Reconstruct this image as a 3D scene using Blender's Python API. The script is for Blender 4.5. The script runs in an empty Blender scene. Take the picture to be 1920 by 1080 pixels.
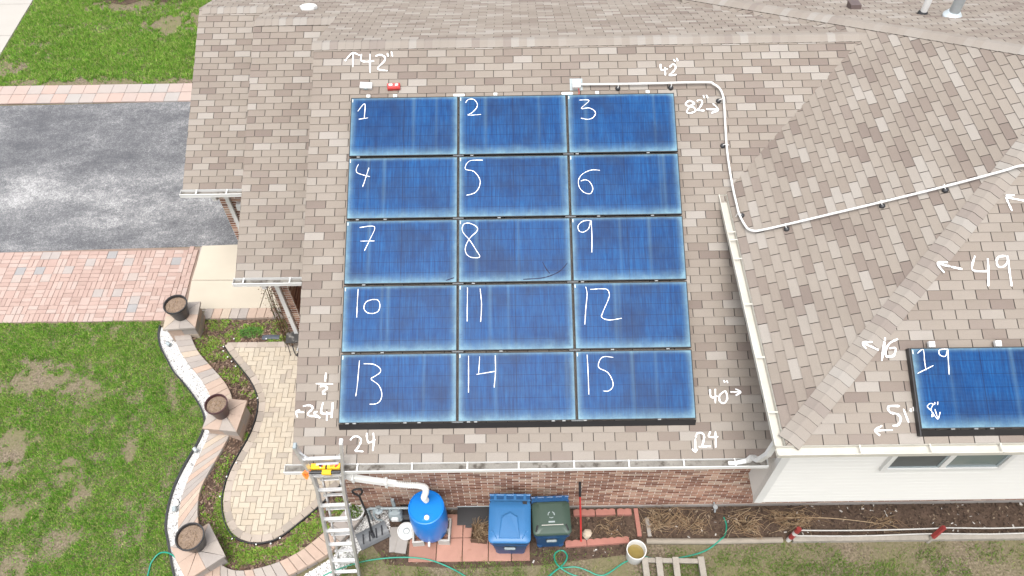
import bpy, math, random
import numpy as np
from mathutils import Vector, Matrix, noise as mnoise
from mathutils.geometry import tessellate_polygon
random.seed(7); rng = np.random.default_rng(7)
R = math.radians
scene = bpy.context.scene
col = scene.collection

# ------------------------------------------------------------ camera
cam_d = bpy.data.cameras.new('camera'); cam = bpy.data.objects.new('camera', cam_d); col.objects.link(cam)
cam_d.sensor_fit = 'HORIZONTAL'; cam_d.sensor_width = 36.0; cam_d.lens = 1480.7/1920*36.0
cam_d.clip_start = .1; cam_d.clip_end = 2000
CAM = Vector((3.1942, -4.6699, 13.1037))
def cam_axes(al, yaw, roll):
    z = Matrix.Rotation(yaw, 3, 'Z')
    F = z @ Vector((0, math.sin(al), -math.cos(al))); U = z @ Vector((0, math.cos(al), math.sin(al))); X = z @ Vector((1, 0, 0))
    c, s = math.cos(roll), math.sin(roll)
    return c*X + s*U, -s*X + c*U, F
CX, CU, CF = cam_axes(.637918, .0078336, -.0207599)
cam.matrix_world = Matrix(((CX.x, CU.x, -CF.x, CAM.x), (CX.y, CU.y, -CF.y, CAM.y), (CX.z, CU.z, -CF.z, CAM.z), (0, 0, 0, 1)))
scene.camera = cam

# ------------------------------------------------------------ light: bright thin overcast, light almost without direction, a soft sun high above the camera's side
SUN_EL, SUN_AZ = R(73), R(188)          # azimuth measured from +y towards +x
world = bpy.data.worlds.new('World'); scene.world = world; world.use_nodes = True
wn = world.node_tree.nodes; wl = world.node_tree.links
bg = wn['Background']; sky = wn.new('ShaderNodeTexSky'); sky.sky_type = 'NISHITA'; sky.sun_disc = False
sky.sun_elevation = SUN_EL; sky.sun_rotation = SUN_AZ; sky.air_density = 1.0; sky.dust_density = 4.0; sky.ozone_density = 1.0
hs = wn.new('ShaderNodeHueSaturation'); hs.inputs['Saturation'].default_value = .28
wl.new(sky.outputs[0], hs.inputs['Color']); wl.new(hs.outputs[0], bg.inputs['Color']); bg.inputs['Strength'].default_value = .15
sun_d = bpy.data.lights.new('sun', 'SUN'); sun = bpy.data.objects.new('sun', sun_d); col.objects.link(sun)
sun_d.energy = .95; sun_d.angle = R(30); sun_d.color = (1, .97, .93)
sd = Vector((math.sin(SUN_AZ)*math.cos(SUN_EL), math.cos(SUN_AZ)*math.cos(SUN_EL), math.sin(SUN_EL)))
sun.rotation_euler = sd.to_track_quat('Z', 'Y').to_euler()
vs = scene.view_settings; vs.view_transform = 'Standard'; vs.look = 'None'; vs.exposure = 1.28; vs.gamma = 1; vs.use_curve_mapping = False

# ------------------------------------------------------------ helpers
def tag(o, label=None, cat=None, group=None, kind=None):
    if label: o['label'] = label
    if cat: o['category'] = cat
    if group: o['group'] = group
    if kind: o['kind'] = kind
    return o
def link(name, me, mat=None, parent=None, loc=None, M=None):
    o = bpy.data.objects.new(name, me); col.objects.link(o)
    if mat is not None and me is not None and not me.materials: me.materials.append(mat)
    if parent: o.parent = parent
    if M is not None: o.matrix_local = M
    elif loc is not None: o.location = loc
    return o
def thing(name, label, cat, loc=(0, 0, 0), rz=0, group=None):
    o = bpy.data.objects.new(name, None); col.objects.link(o); o.location = loc; o.rotation_euler.z = rz; o.empty_display_size = .2
    return tag(o, label, cat, group)
def dupe(root, loc=None, rz=None, label=None):
    r = root.copy(); col.objects.link(r)
    if loc is not None: r.location = loc
    if rz is not None: r.rotation_euler.z = rz
    if label: r['label'] = label
    for ch in list(root.children):
        c = ch.copy(); col.objects.link(c); c.parent = r
        for g in list(ch.children):
            d = g.copy(); col.objects.link(d); d.parent = c
    return r
class MB:
    """collects polygons of one mesh"""
    def __init__(s): s.v = []; s.f = []; s.r = []; s.cur = None
    def add(s, vs, fs, r=None):
        n = len(s.v); s.v += [tuple(p) for p in vs]; s.f += [tuple(i+n for i in f) for f in fs]; s.r += [r if r is not None else 0.]*len(fs); return s
    def box(s, a, b, r=None, M=None):
        (x0, y0, z0), (x1, y1, z1) = a, b
        v = [Vector(p) for p in ((x0,y0,z0),(x1,y0,z0),(x1,y1,z0),(x0,y1,z0),(x0,y0,z1),(x1,y0,z1),(x1,y1,z1),(x0,y1,z1))]
        if M is not None: v = [M @ p for p in v]
        return s.add(v, [(3,2,1,0),(4,5,6,7),(0,1,5,4),(1,2,6,5),(2,3,7,6),(3,0,4,7)], r)
    def cbox(s, c, size, r=None, rz=0, M=None, ch=0):
        """box centred on c; ch chamfers the top edges"""
        x, y, z = (q/2 for q in size)
        if ch:
            v = [(-x,-y,-z),(x,-y,-z),(x,y,-z),(-x,y,-z),(-x,-y,z-ch),(x,-y,z-ch),(x,y,z-ch),(-x,y,z-ch),(-x+ch,-y+ch,z),(x-ch,-y+ch,z),(x-ch,y-ch,z),(-x+ch,y-ch,z)]
            f = [(3,2,1,0),(8,9,10,11)]+[(i,(i+1)%4,4+(i+1)%4,4+i) for i in range(4)]+[(4+i,4+(i+1)%4,8+(i+1)%4,8+i) for i in range(4)]
        else:
            v = [(-x,-y,-z),(x,-y,-z),(x,y,-z),(-x,y,-z),(-x,-y,z),(x,-y,z),(x,y,z),(-x,y,z)]
            f = [(3,2,1,0),(4,5,6,7),(0,1,5,4),(1,2,6,5),(2,3,7,6),(3,0,4,7)]
        T = Matrix.Translation(c) @ Matrix.Rotation(rz, 4, 'Z')
        if M is not None: T = M @ T
        return s.add([T @ Vector(p) for p in v], f, r)
    def prism(s, poly, z0, z1, r=None, ch=0, zf=None):
        n = len(poly); a = sum((poly[i][0]*poly[(i+1)%n][1]-poly[(i+1)%n][0]*poly[i][1]) for i in range(n))
        if a < 0: poly = poly[::-1]
        v = [(x, y, z0) for x, y in poly]
        if ch:
            cx = sum(p[0] for p in poly)/n; cy = sum(p[1] for p in poly)/n
            v += [(x, y, z1-ch) for x, y in poly]
            top = []
            for x, y in poly:
                d = math.hypot(x-cx, y-cy) or 1; k = max(0, 1-1.3*ch/d); top.append((cx+(x-cx)*k, cy+(y-cy)*k, z1))
            v += top
            f = [tuple(range(n-1, -1, -1)), tuple(range(2*n, 3*n))]+[(i, (i+1)%n, n+(i+1)%n, n+i) for i in range(n)]+[(n+i, n+(i+1)%n, 2*n+(i+1)%n, 2*n+i) for i in range(n)]
        else:
            v += [(x, y, z1) for x, y in poly]
            f = [tuple(range(n-1, -1, -1)), tuple(range(n, 2*n))]+[(i, (i+1)%n, n+(i+1)%n, n+i) for i in range(n)]
        return s.add(v, f, r)
    def loft(s, secs, cap=True, r=None):
        n = len(secs[0]); v = [p for sec in secs for p in sec]; f = []
        for k in range(len(secs)-1):
            for i in range(n): f.append((k*n+i, k*n+(i+1)%n, (k+1)*n+(i+1)%n, (k+1)*n+i))
        if cap: f.append(tuple(range(n-1, -1, -1))); f.append(tuple(range((len(secs)-1)*n, len(secs)*n)))
        return s.add(v, f, r)
    def tube(s, pts, rad, n=8, cap=True, flat=None, r=None):
        pts = [Vector(p) for p in pts]; secs = []; m = len(pts); up = None
        for k, p in enumerate(pts):
            t = (pts[min(k+1, m-1)]-pts[max(k-1, 0)]).normalized()
            if up is None:
                up = Vector((0, 0, 1)) if abs(t.z) < .9 else Vector((0, 1, 0))
            a = (up - t*up.dot(t))
            a = a.normalized() if a.length > 1e-6 else t.orthogonal().normalized()
            b = t.cross(a); up = a
            q = rad[k] if isinstance(rad, (list, tuple)) else rad
            if flat:  # rectangular section (w along b, h along a)
                w, h = flat; secs.append([p+a*sy*h/2+b*sx*w/2 for sx, sy in ((-1,-1),(1,-1),(1,1),(-1,1))][::-1])
            else: secs.append([p+(a*math.cos(2*math.pi*i/n)+b*math.sin(2*math.pi*i/n))*q for i in range(n)])
        return s.loft(secs, cap, r)
    def lathe(s, prof, c=(0, 0, 0), n=24, r=None, cap=True):
        secs = [[(c[0]+q*math.cos(2*math.pi*i/n), c[1]+q*math.sin(2*math.pi*i/n), c[2]+z) for i in range(n)] for q, z in prof]
        return s.loft(secs, cap, r)
    def mesh(s, name, smooth=False):
        me = bpy.data.meshes.new(name); me.from_pydata(s.v, [], s.f)
        if any(s.r):
            a = me.attributes.new('rnd', 'FLOAT', 'FACE'); a.data.foreach_set('value', s.r)
        if smooth:
            me.polygons.foreach_set('use_smooth', [True]*len(me.polygons))
            me.set_sharp_from_angle(angle=R(38))
        me.update(); return me
    def build(s, name, mat, parent=None, smooth=False, loc=None, M=None):
        return link(name, s.mesh(name, smooth), mat, parent, loc, M)
def poly_tris(pts): return [tuple(t) for t in tessellate_polygon([[Vector((x, y, 0)) for x, y in pts]])]
def sheet(name, pts, z, mat, parent=None, kind=None, thick=0):
    a = sum(pts[i][0]*pts[(i+1)%len(pts)][1]-pts[(i+1)%len(pts)][0]*pts[i][1] for i in range(len(pts)))
    if a < 0: pts = pts[::-1]
    m = MB(); fs = poly_tris(pts); n = len(pts)
    fs = [f if ((pts[f[1]][0]-pts[f[0]][0])*(pts[f[2]][1]-pts[f[0]][1])-(pts[f[2]][0]-pts[f[0]][0])*(pts[f[1]][1]-pts[f[0]][1])) > 0 else f[::-1] for f in fs]
    m.add([(x, y, z) for x, y in pts], fs)
    if thick:
        v = [(x, y, z) for x, y in pts]+[(x, y, z-thick) for x, y in pts]
        m.add(v, [(i, n+i, n+(i+1)%n, (i+1)%n) for i in range(n)])
    o = m.build(name, mat, parent)
    return tag(o, kind=kind)
def clip(poly, conv):
    """Sutherland-Hodgman: poly clipped to the convex counter-clockwise polygon conv"""
    for i in range(len(conv)):
        ax, ay = conv[i]; bx, by = conv[(i+1) % len(conv)]
        side = lambda p: (bx-ax)*(p[1]-ay)-(by-ay)*(p[0]-ax)
        out = []
        for k in range(len(poly)):
            p, q = poly[k], poly[(k+1) % len(poly)]; sp_, sq = side(p), side(q)
            if sp_ >= -1e-9: out.append(p)
            if (sp_ > 1e-9 and sq < -1e-9) or (sp_ < -1e-9 and sq > 1e-9):
                t = sp_/(sp_-sq); out.append((p[0]+(q[0]-p[0])*t, p[1]+(q[1]-p[1])*t))
        poly = out
        if len(poly) < 3: return []
    return poly
def parea(p): return abs(sum(p[i][0]*p[(i+1)%len(p)][1]-p[(i+1)%len(p)][0]*p[i][1] for i in range(len(p))))/2
def inside(p, poly):
    x, y = p; c = False; n = len(poly)
    for i in range(n):
        x0, y0 = poly[i]; x1, y1 = poly[(i+1) % n]
        if (y0 > y) != (y1 > y) and x < (x1-x0)*(y-y0)/(y1-y0)+x0: c = not c
    return c
def smooth_path(pts, per=6, closed=False):
    pts = [Vector(p) for p in pts]; out = []; n = len(pts)
    for i in range(n if closed else n-1):
        p0, p1, p2, p3 = (pts[(i-1) % n] if closed or i > 0 else pts[0], pts[i], pts[(i+1) % n], pts[(i+2) % n] if closed or i+2 < n else pts[-1])
        for k in range(per):
            t = k/per; out.append(.5*((2*p1)+(p2-p0)*t+(2*p0-5*p1+4*p2-p3)*t*t+(3*p1-p0-3*p2+p3)*t**3))
    if not closed: out.append(pts[-1])
    return out
def resample(pts, step):
    pts = [Vector(p) for p in pts]; out = [pts[0].copy()]; need = step
    for a, b in zip(pts, pts[1:]):
        L = (b-a).length; d = 0
        while L-d >= need:
            d += need; out.append(a.lerp(b, d/L)); need = step
        need -= L-d
    return out
def depth_px(P):
    d = Vector(P)-CAM; z = d.dot(CF); return 960+1480.7*d.dot(CX)/z, 540-1480.7*d.dot(CU)/z, z
def in_frame(P, mg=0):
    u, v, z = depth_px(P); return -mg < u < 1920+mg and -mg < v < 1080+mg

# ------------------------------------------------------------ materials
def new_mat(name):
    m = bpy.data.materials.new(name); m.use_nodes = True; nt = m.node_tree; b = nt.nodes['Principled BSDF']; return m, nt, b
def N(nt, t, **kw):
    n = nt.nodes.new(t)
    for k, v in kw.items():
        if k.startswith('i_'):
            key = k[2:].replace('_', ' '); n.inputs[key].default_value = v
        else: setattr(n, k, v)
    return n
def math_node(nt, op, a, b=None, c=None):
    n = nt.nodes.new('ShaderNodeMath'); n.operation = op
    for i, x in enumerate((a, b, c)):
        if x is None: continue
        if isinstance(x, (int, float)): n.inputs[i].default_value = x
        else: nt.links.new(x, n.inputs[i])
    return n.outputs[0]
def noise_node(nt, scale, detail=2, rough=.55, vec=None, dim='3D'):
    n = N(nt, 'ShaderNodeTexNoise', noise_dimensions=dim); n.inputs['Scale'].default_value = scale; n.inputs['Detail'].default_value = detail; n.inputs['Roughness'].default_value = rough
    if vec is None:
        g = nt.nodes.get('GEO') or N(nt, 'ShaderNodeNewGeometry', name='GEO'); vec = g.outputs['Position']
    nt.links.new(vec, n.inputs['Vector']); return n.outputs['Fac']
def ramp_node(nt, fac, stops, interp='LINEAR'):
    r = N(nt, 'ShaderNodeValToRGB'); r.color_ramp.interpolation = interp; e = r.color_ramp.elements
    while len(e) < len(stops): e.new(.5)
    for q, (p, c) in zip(e, stops): q.position = p; q.color = (c[0], c[1], c[2], 1)
    nt.links.new(fac, r.inputs[0]); return r.outputs[0]
def mix_col(nt, fac, a, b, blend='MIX'):
    n = N(nt, 'ShaderNodeMix', data_type='RGBA', blend_type=blend)
    for sock, x in ((n.inputs[0], fac), (n.inputs[6], a), (n.inputs[7], b)):
        if isinstance(x, (int, float)): sock.default_value = x
        elif isinstance(x, tuple): sock.default_value = (x[0], x[1], x[2], 1)
        else: nt.links.new(x, sock)
    return n.outputs[2]
def tone_of(nt):
    at = N(nt, 'ShaderNodeAttribute', attribute_name='rnd'); oi = N(nt, 'ShaderNodeObjectInfo')
    return math_node(nt, 'FRACT', math_node(nt, 'ADD', at.outputs['Fac'], oi.outputs['Random']))
def scale_col(nt, colr, val):
    v = N(nt, 'ShaderNodeVectorMath', operation='SCALE'); nt.links.new(colr, v.inputs[0]); nt.links.new(val, v.inputs['Scale']); return v.outputs[0]
def bump(nt, b, h, strength, dist=.01):
    n = N(nt, 'ShaderNodeBump'); n.inputs['Strength'].default_value = strength; n.inputs['Distance'].default_value = dist
    nt.links.new(h, n.inputs['Height']); nt.links.new(n.outputs[0], b.inputs['Normal'])
def plain(name, c, rough=.5, metal=0, var=.12, scale=6, fine=0, fscale=120, spec=.5, bmp=0, bscale=60):
    """one colour with soft uneven tone and optional fine grain"""
    m, nt, b = new_mat(name)
    f = math_node(nt, 'MULTIPLY_ADD', noise_node(nt, scale, 4), 2*var, 1-var)
    if fine: f = math_node(nt, 'MULTIPLY', f, math_node(nt, 'MULTIPLY_ADD', noise_node(nt, fscale, 2), 2*fine, 1-fine))
    rgb = N(nt, 'ShaderNodeRGB'); rgb.outputs[0].default_value = (*c, 1)
    nt.links.new(scale_col(nt, rgb.outputs[0], f), b.inputs['Base Color'])
    b.inputs['Roughness'].default_value = rough; b.inputs['Metallic'].default_value = metal; b.inputs['Specular IOR Level'].default_value = spec
    if bmp: bump(nt, b, noise_node(nt, bscale, 3), bmp)
    return m
def pieces(name, stops, rough=.85, var=.15, scale=5, fine=.15, fscale=150, interp='CONSTANT', spec=.3, bmp=0, bscale=80, blend=None):
    """per-piece colour from a ramp, uneven tone, grain"""
    m, nt, b = new_mat(name)
    c = ramp_node(nt, tone_of(nt), stops, interp)
    f = math_node(nt, 'MULTIPLY', math_node(nt, 'MULTIPLY_ADD', noise_node(nt, scale, 4), 2*var, 1-var), math_node(nt, 'MULTIPLY_ADD', noise_node(nt, fscale, 2, .7), 2*fine, 1-fine))
    c = scale_col(nt, c, f)
    if blend:   # patches of a second colour
        c = mix_col(nt, ramp_node(nt, noise_node(nt, blend[1], 5, .65), [(blend[2], (0, 0, 0)), (blend[3], (1, 1, 1))]), c, blend[0])
    nt.links.new(c, b.inputs['Base Color']); b.inputs['Roughness'].default_value = rough; b.inputs['Specular IOR Level'].default_value = spec
    if bmp: bump(nt, b, noise_node(nt, bscale, 3), bmp)
    return m
SH = [(0, (.208,.178,.149)), (.18, (.219,.189,.159)), (.36, (.198,.167,.140)), (.50, (.228,.198,.168)), (.63, (.243,.216,.187)), (.72, (.265,.240,.212)), (.80, (.178,.146,.123)), (.90, (.160,.129,.110)), (.95, (.188,.156,.133))]
M_shingle = pieces('shingle', SH, .93, .08, 1.3, .28, 190, bmp=.3, bscale=260)
M_cap = pieces('ridge shingle', [(0, (0.226, 0.199, 0.171)), (0.3, (0.217, 0.189, 0.162)), (0.5, (0.236, 0.211, 0.184)), (0.7, (0.252, 0.232, 0.207)), (0.84, (0.197, 0.168, 0.147)), (0.93, (0.207, 0.178, 0.155))], .93, .08, 1.3, .24, 190)
M_slotshade_edge = plain('slot shade and cut edge', (.05,.042,.037), .95, var=.2, scale=8)  # dark tone paints shade into the tab slots; also black asphalt on cut edges
M_brick = pieces('brick', [(0, (.30,.165,.112)), (.20, (.165,.078,.053)), (.36, (.35,.21,.15)), (.50, (.40,.27,.20)), (.62, (.20,.098,.067)), (.80, (.38,.28,.215)), (.90, (.26,.15,.107))], .92, .22, 4, .25, 70)
M_mortar = plain('mortar', (.70,.66,.60), .95, var=.15, scale=5, fine=.15)
M_white = plain('white painted metal', (.60,.595,.575), .45, var=.10, scale=3)
M_offwhite = plain('weathered cream metal', (.44,.42,.365), .5, var=.16, scale=4, fine=.06, fscale=40)
M_siding = plain('white vinyl siding', (.68,.67,.64), .5, var=.04, scale=1.5)
M_soffit = plain('white soffit', (.72,.71,.68), .6, var=.05)
M_silt = pieces('gutter silt', [(0, (.19,.178,.158))], .95, .35, 5, .25, 60, blend=((.07,.06,.05), 7, .50, .64))
M_black = plain('black anodised metal', (.012,.012,.014), .38, var=.2)
M_dark = plain('black plastic', (.018,.018,.02), .42, var=.25)
M_alu = plain('bare aluminium', (.62,.62,.62), .38, .75, var=.12, scale=9, fine=.08, fscale=60)
M_steel = plain('grey galvanised steel', (.40,.43,.44), .45, .5, var=.18, scale=9)
M_clamp = plain('weathered clamp metal', (.16,.165,.165), .5, .4, var=.3, scale=40)
M_splice = plain('dark splice metal', (.06,.065,.068), .5, .3, var=.3, scale=40)
M_grey = plain('grey painted meter', (.27,.31,.32), .5, .1, var=.18, scale=12)
M_chalk = plain('white chalk', (.86,.85,.84), .95, var=.08, scale=40, fine=.12, fscale=90)
M_red = plain('red plastic', (.42,.03,.027), .45, var=.1)
M_redpaint = plain('faded dark red paint', (.22,.025,.022), .7, var=.3, scale=25)
M_yellow = plain('yellow plastic', (.85,.50,.015), .45, var=.08)
M_orange = plain('orange cord', (.85,.20,.03), .6, var=.15)
M_bin = plain('blue bin plastic', (.007,.06,.165), .42, var=.16, scale=5, fine=.06, fscale=50)
M_binlid = plain('weathered blue lid plastic', (.026,.125,.29), .45, var=.14, scale=4, fine=.07, fscale=45)
M_green = plain('dark green lid plastic', (.035,.06,.045), .45, var=.15, scale=5)
M_barrel = plain('bright blue barrel plastic', (.005,.175,.56), .32, var=.07, scale=3)
M_hose = plain('green garden hose', (.0,.205,.135), .42, var=.12, scale=9)
M_wood = plain('weathered grey wood', (.26,.235,.20), .9, var=.25, scale=9, fine=.2, fscale=60)
M_log = plain('weathered timber', (.235,.205,.165), .9, var=.2, scale=9, fine=.15, fscale=60)
M_twig = pieces('dry twigs', [(0, (.22,.14,.08)), (.3, (.30,.21,.12)), (.6, (.13,.085,.05)), (.8, (.35,.26,.165))], .9, .2, 9, .1, 90)
M_concrete = plain('pale concrete', (.40,.355,.285), .9, var=.10, scale=1.6, fine=.07, fscale=90)
M_block = plain('concrete block', (.38,.36,.33), .95, var=.12, scale=9, fine=.15)
M_slab = plain('grey concrete slab', (.26,.24,.22), .92, var=.15, scale=9, fine=.15)
M_pot = plain('black plastic pot', (.02,.02,.022), .35, var=.2, scale=14)
M_potred = plain('dark burgundy plastic pot', (.045,.016,.018), .35, var=.2, scale=14)
M_rope = plain('white rope', (.42,.41,.385), .8, var=.1)
M_stone = pieces('white marble chips', [(0, (.56,.555,.54)), (.4, (.46,.455,.44)), (.75, (.66,.655,.64)), (.91, (.26,.25,.24))], .8, .06, 20, .04, 90)
M_gravel = pieces('grey and white gravel', [(0, (.62,.61,.59)), (.35, (.40,.39,.38)), (.6, (.74,.73,.71)), (.85, (.25,.24,.23))], .85, .06, 20, .04, 90)
M_wallstone = pieces('blended wall stone', [(0, (.345,.262,.21)), (.2, (.295,.26,.232)), (.42, (.36,.268,.212)), (.58, (.31,.272,.24)), (.75, (.37,.305,.24)), (.88, (.275,.245,.222))], .9, .14, 7, .12, 90, bmp=.25)
M_paver = pieces('cream paver', [(0, (.380,.325,.252)), (.22, (.405,.352,.278)), (.45, (.36,.312,.247)), (.65, (.39,.34,.27)), (.88, (.305,.265,.217)), (.94, (.34,.29,.235))], .9, .10, 6, .10, 110, bmp=.15)
M_border = pieces('taupe border stone', [(0, (.30,.255,.21)), (.4, (.34,.29,.245)), (.7, (.265,.23,.195))], .9, .10, 6, .10, 110, bmp=.15)
M_pinkpaver = pieces('pink brick paver', [(0, (.335,.243,.208)), (.25, (.355,.265,.230)), (.5, (.32,.228,.195)), (.72, (.35,.275,.242)), (.90, (.30,.215,.183))], .92, .10, 2.5, .12, 110, blend=((.26,.17,.135), 3.2, .62, .78))
M_graypaver = pieces('grey square paver', [(0, (.30,.265,.245)), (.5, (.33,.275,.245)), (.8, (.25,.24,.235))], .92, .12, 5, .12, 110)
M_redslab = pieces('red patio slab', [(0, (.31,.158,.118)), (.5, (.27,.142,.108)), (.8, (.34,.185,.142))], .92, .15, 6, .12, 100, blend=((.25,.13,.09), 5, .58, .72))
M_scallop = plain('terracotta edging brick', (.31,.135,.105), .92, var=.18, scale=9, fine=.12)
M_soil = pieces('dark garden soil', [(0, (.075,.05,.036))], .97, .5, 6, .4, 45, bmp=.8, bscale=30, blend=((.16,.115,.08), 16, .58, .75))
M_mulch = pieces('bark mulch', [(0, (.10,.062,.044)), (.3, (.065,.042,.032)), (.6, (.15,.10,.07)), (.85, (.24,.17,.125))], .95, .2, 12, .2, 90)
M_litter = pieces('dry litter', [(0, (.06,.04,.028)), (.45, (.04,.027,.02)), (.72, (.11,.078,.053)), (.92, (.20,.155,.11)), (.975, (.42,.40,.37))], .95, .2, 12, .2, 90)
M_potsoil = pieces('dry potting soil', [(0, (.20,.145,.105))], .97, .45, 30, .4, 120, bmp=.8, bscale=90)
M_grass = pieces('lawn grass', [(0, (.060,.180,.013)), (.3, (.108,.262,.020)), (.6, (.158,.325,.030)), (.84, (.225,.365,.050)), (.97, (.36,.32,.14))], .8, .46, 6.5, .10, 22, interp='LINEAR')
M_drygrass = pieces('thin spring grass', [(0, (.085,.17,.022)), (.35, (.14,.20,.04)), (.6, (.24,.21,.09)), (.85, (.10,.18,.028))], .85, .25, 1.2, .05, 30, interp='LINEAR')
M_cover = pieces('ground cover leaves', [(0, (.09,.20,.02)), (.35, (.145,.265,.03)), (.7, (.20,.30,.046)), (.93, (.20,.15,.06))], .8, .25, 3, .05, 30, interp='LINEAR')
def ground_mat():
    m, nt, b = new_mat('lawn soil and straw')
    n1 = noise_node(nt, .9, 6, .6); n2 = noise_node(nt, 26, 5, .7); n3 = noise_node(nt, 5, 5, .65)
    c = ramp_node(nt, n2, [(.32, (.055,.043,.030)), (.5, (.145,.115,.082)), (.66, (.25,.205,.15))])
    c = mix_col(nt, ramp_node(nt, n1, [(.38, (0, 0, 0)), (.62, (1, 1, 1))]), c, mix_col(nt, n3, (.10,.105,.045), (.18,.15,.09)))
    nt.links.new(c, b.inputs['Base Color']); b.inputs['Roughness'].default_value = .97; b.inputs['Specular IOR Level'].default_value = .2
    bump(nt, b, n2, .7, .02); return m
M_ground = ground_mat()
M_sand = plain('joint sand', (.20,.145,.115), .95, var=.3, scale=9, fine=.2)
M_walk = plain('grey sidewalk concrete', (.33,.31,.28), .92, var=.10, scale=1.2, fine=.08, fscale=90)
def asphalt_mat():
    m, nt, b = new_mat('worn asphalt')
    g = nt.nodes.new('ShaderNodeNewGeometry'); g.name = 'GEO'
    map_ = N(nt, 'ShaderNodeMapping'); map_.inputs['Scale'].default_value = (.6, 1.15, 1); nt.links.new(g.outputs['Position'], map_.inputs[0])
    big = noise_node(nt, .9, 12, .74, map_.outputs[0]); mid = noise_node(nt, 3.4, 10, .78); fine = noise_node(nt, 95, 3, .8); grit = noise_node(nt, 34, 5, .85)
    sep = N(nt, 'ShaderNodeSeparateXYZ'); nt.links.new(g.outputs['Position'], sep.inputs[0])
    band = math_node(nt, 'MAXIMUM', math_node(nt, 'SUBTRACT', 1, math_node(nt, 'MULTIPLY', math_node(nt, 'ABSOLUTE', math_node(nt, 'SUBTRACT', sep.outputs[1], 7.75)), .75)), 0)   # the worn wheel track
    k = math_node(nt, 'ADD', math_node(nt, 'MULTIPLY', math_node(nt, 'SUBTRACT', big, .5), 1.6), math_node(nt, 'MULTIPLY', math_node(nt, 'SUBTRACT', mid, .5), .75))
    k = math_node(nt, 'ADD', math_node(nt, 'ADD', k, math_node(nt, 'MULTIPLY', band, .24)), math_node(nt, 'ADD', math_node(nt, 'MULTIPLY', math_node(nt, 'SUBTRACT', grit, .5), 1.7), math_node(nt, 'MULTIPLY', math_node(nt, 'SUBTRACT', noise_node(nt, 11, 7, .85), .5), 1.0)))
    k = math_node(nt, 'ADD', k, .38)
    c = ramp_node(nt, k, [(.12, (.076,.077,.083)), (.36, (.112,.113,.118)), (.55, (.158,.158,.161)), (.74, (.25,.248,.246)), (.93, (.36,.355,.35))])
    c = scale_col(nt, c, math_node(nt, 'MULTIPLY_ADD', fine, 1.1, .45))
    nt.links.new(c, b.inputs['Base Color']); b.inputs['Roughness'].default_value = .95; b.inputs['Specular IOR Level'].default_value = .25
    bump(nt, b, fine, .5, .01); return m
M_asphalt = asphalt_mat()
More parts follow.
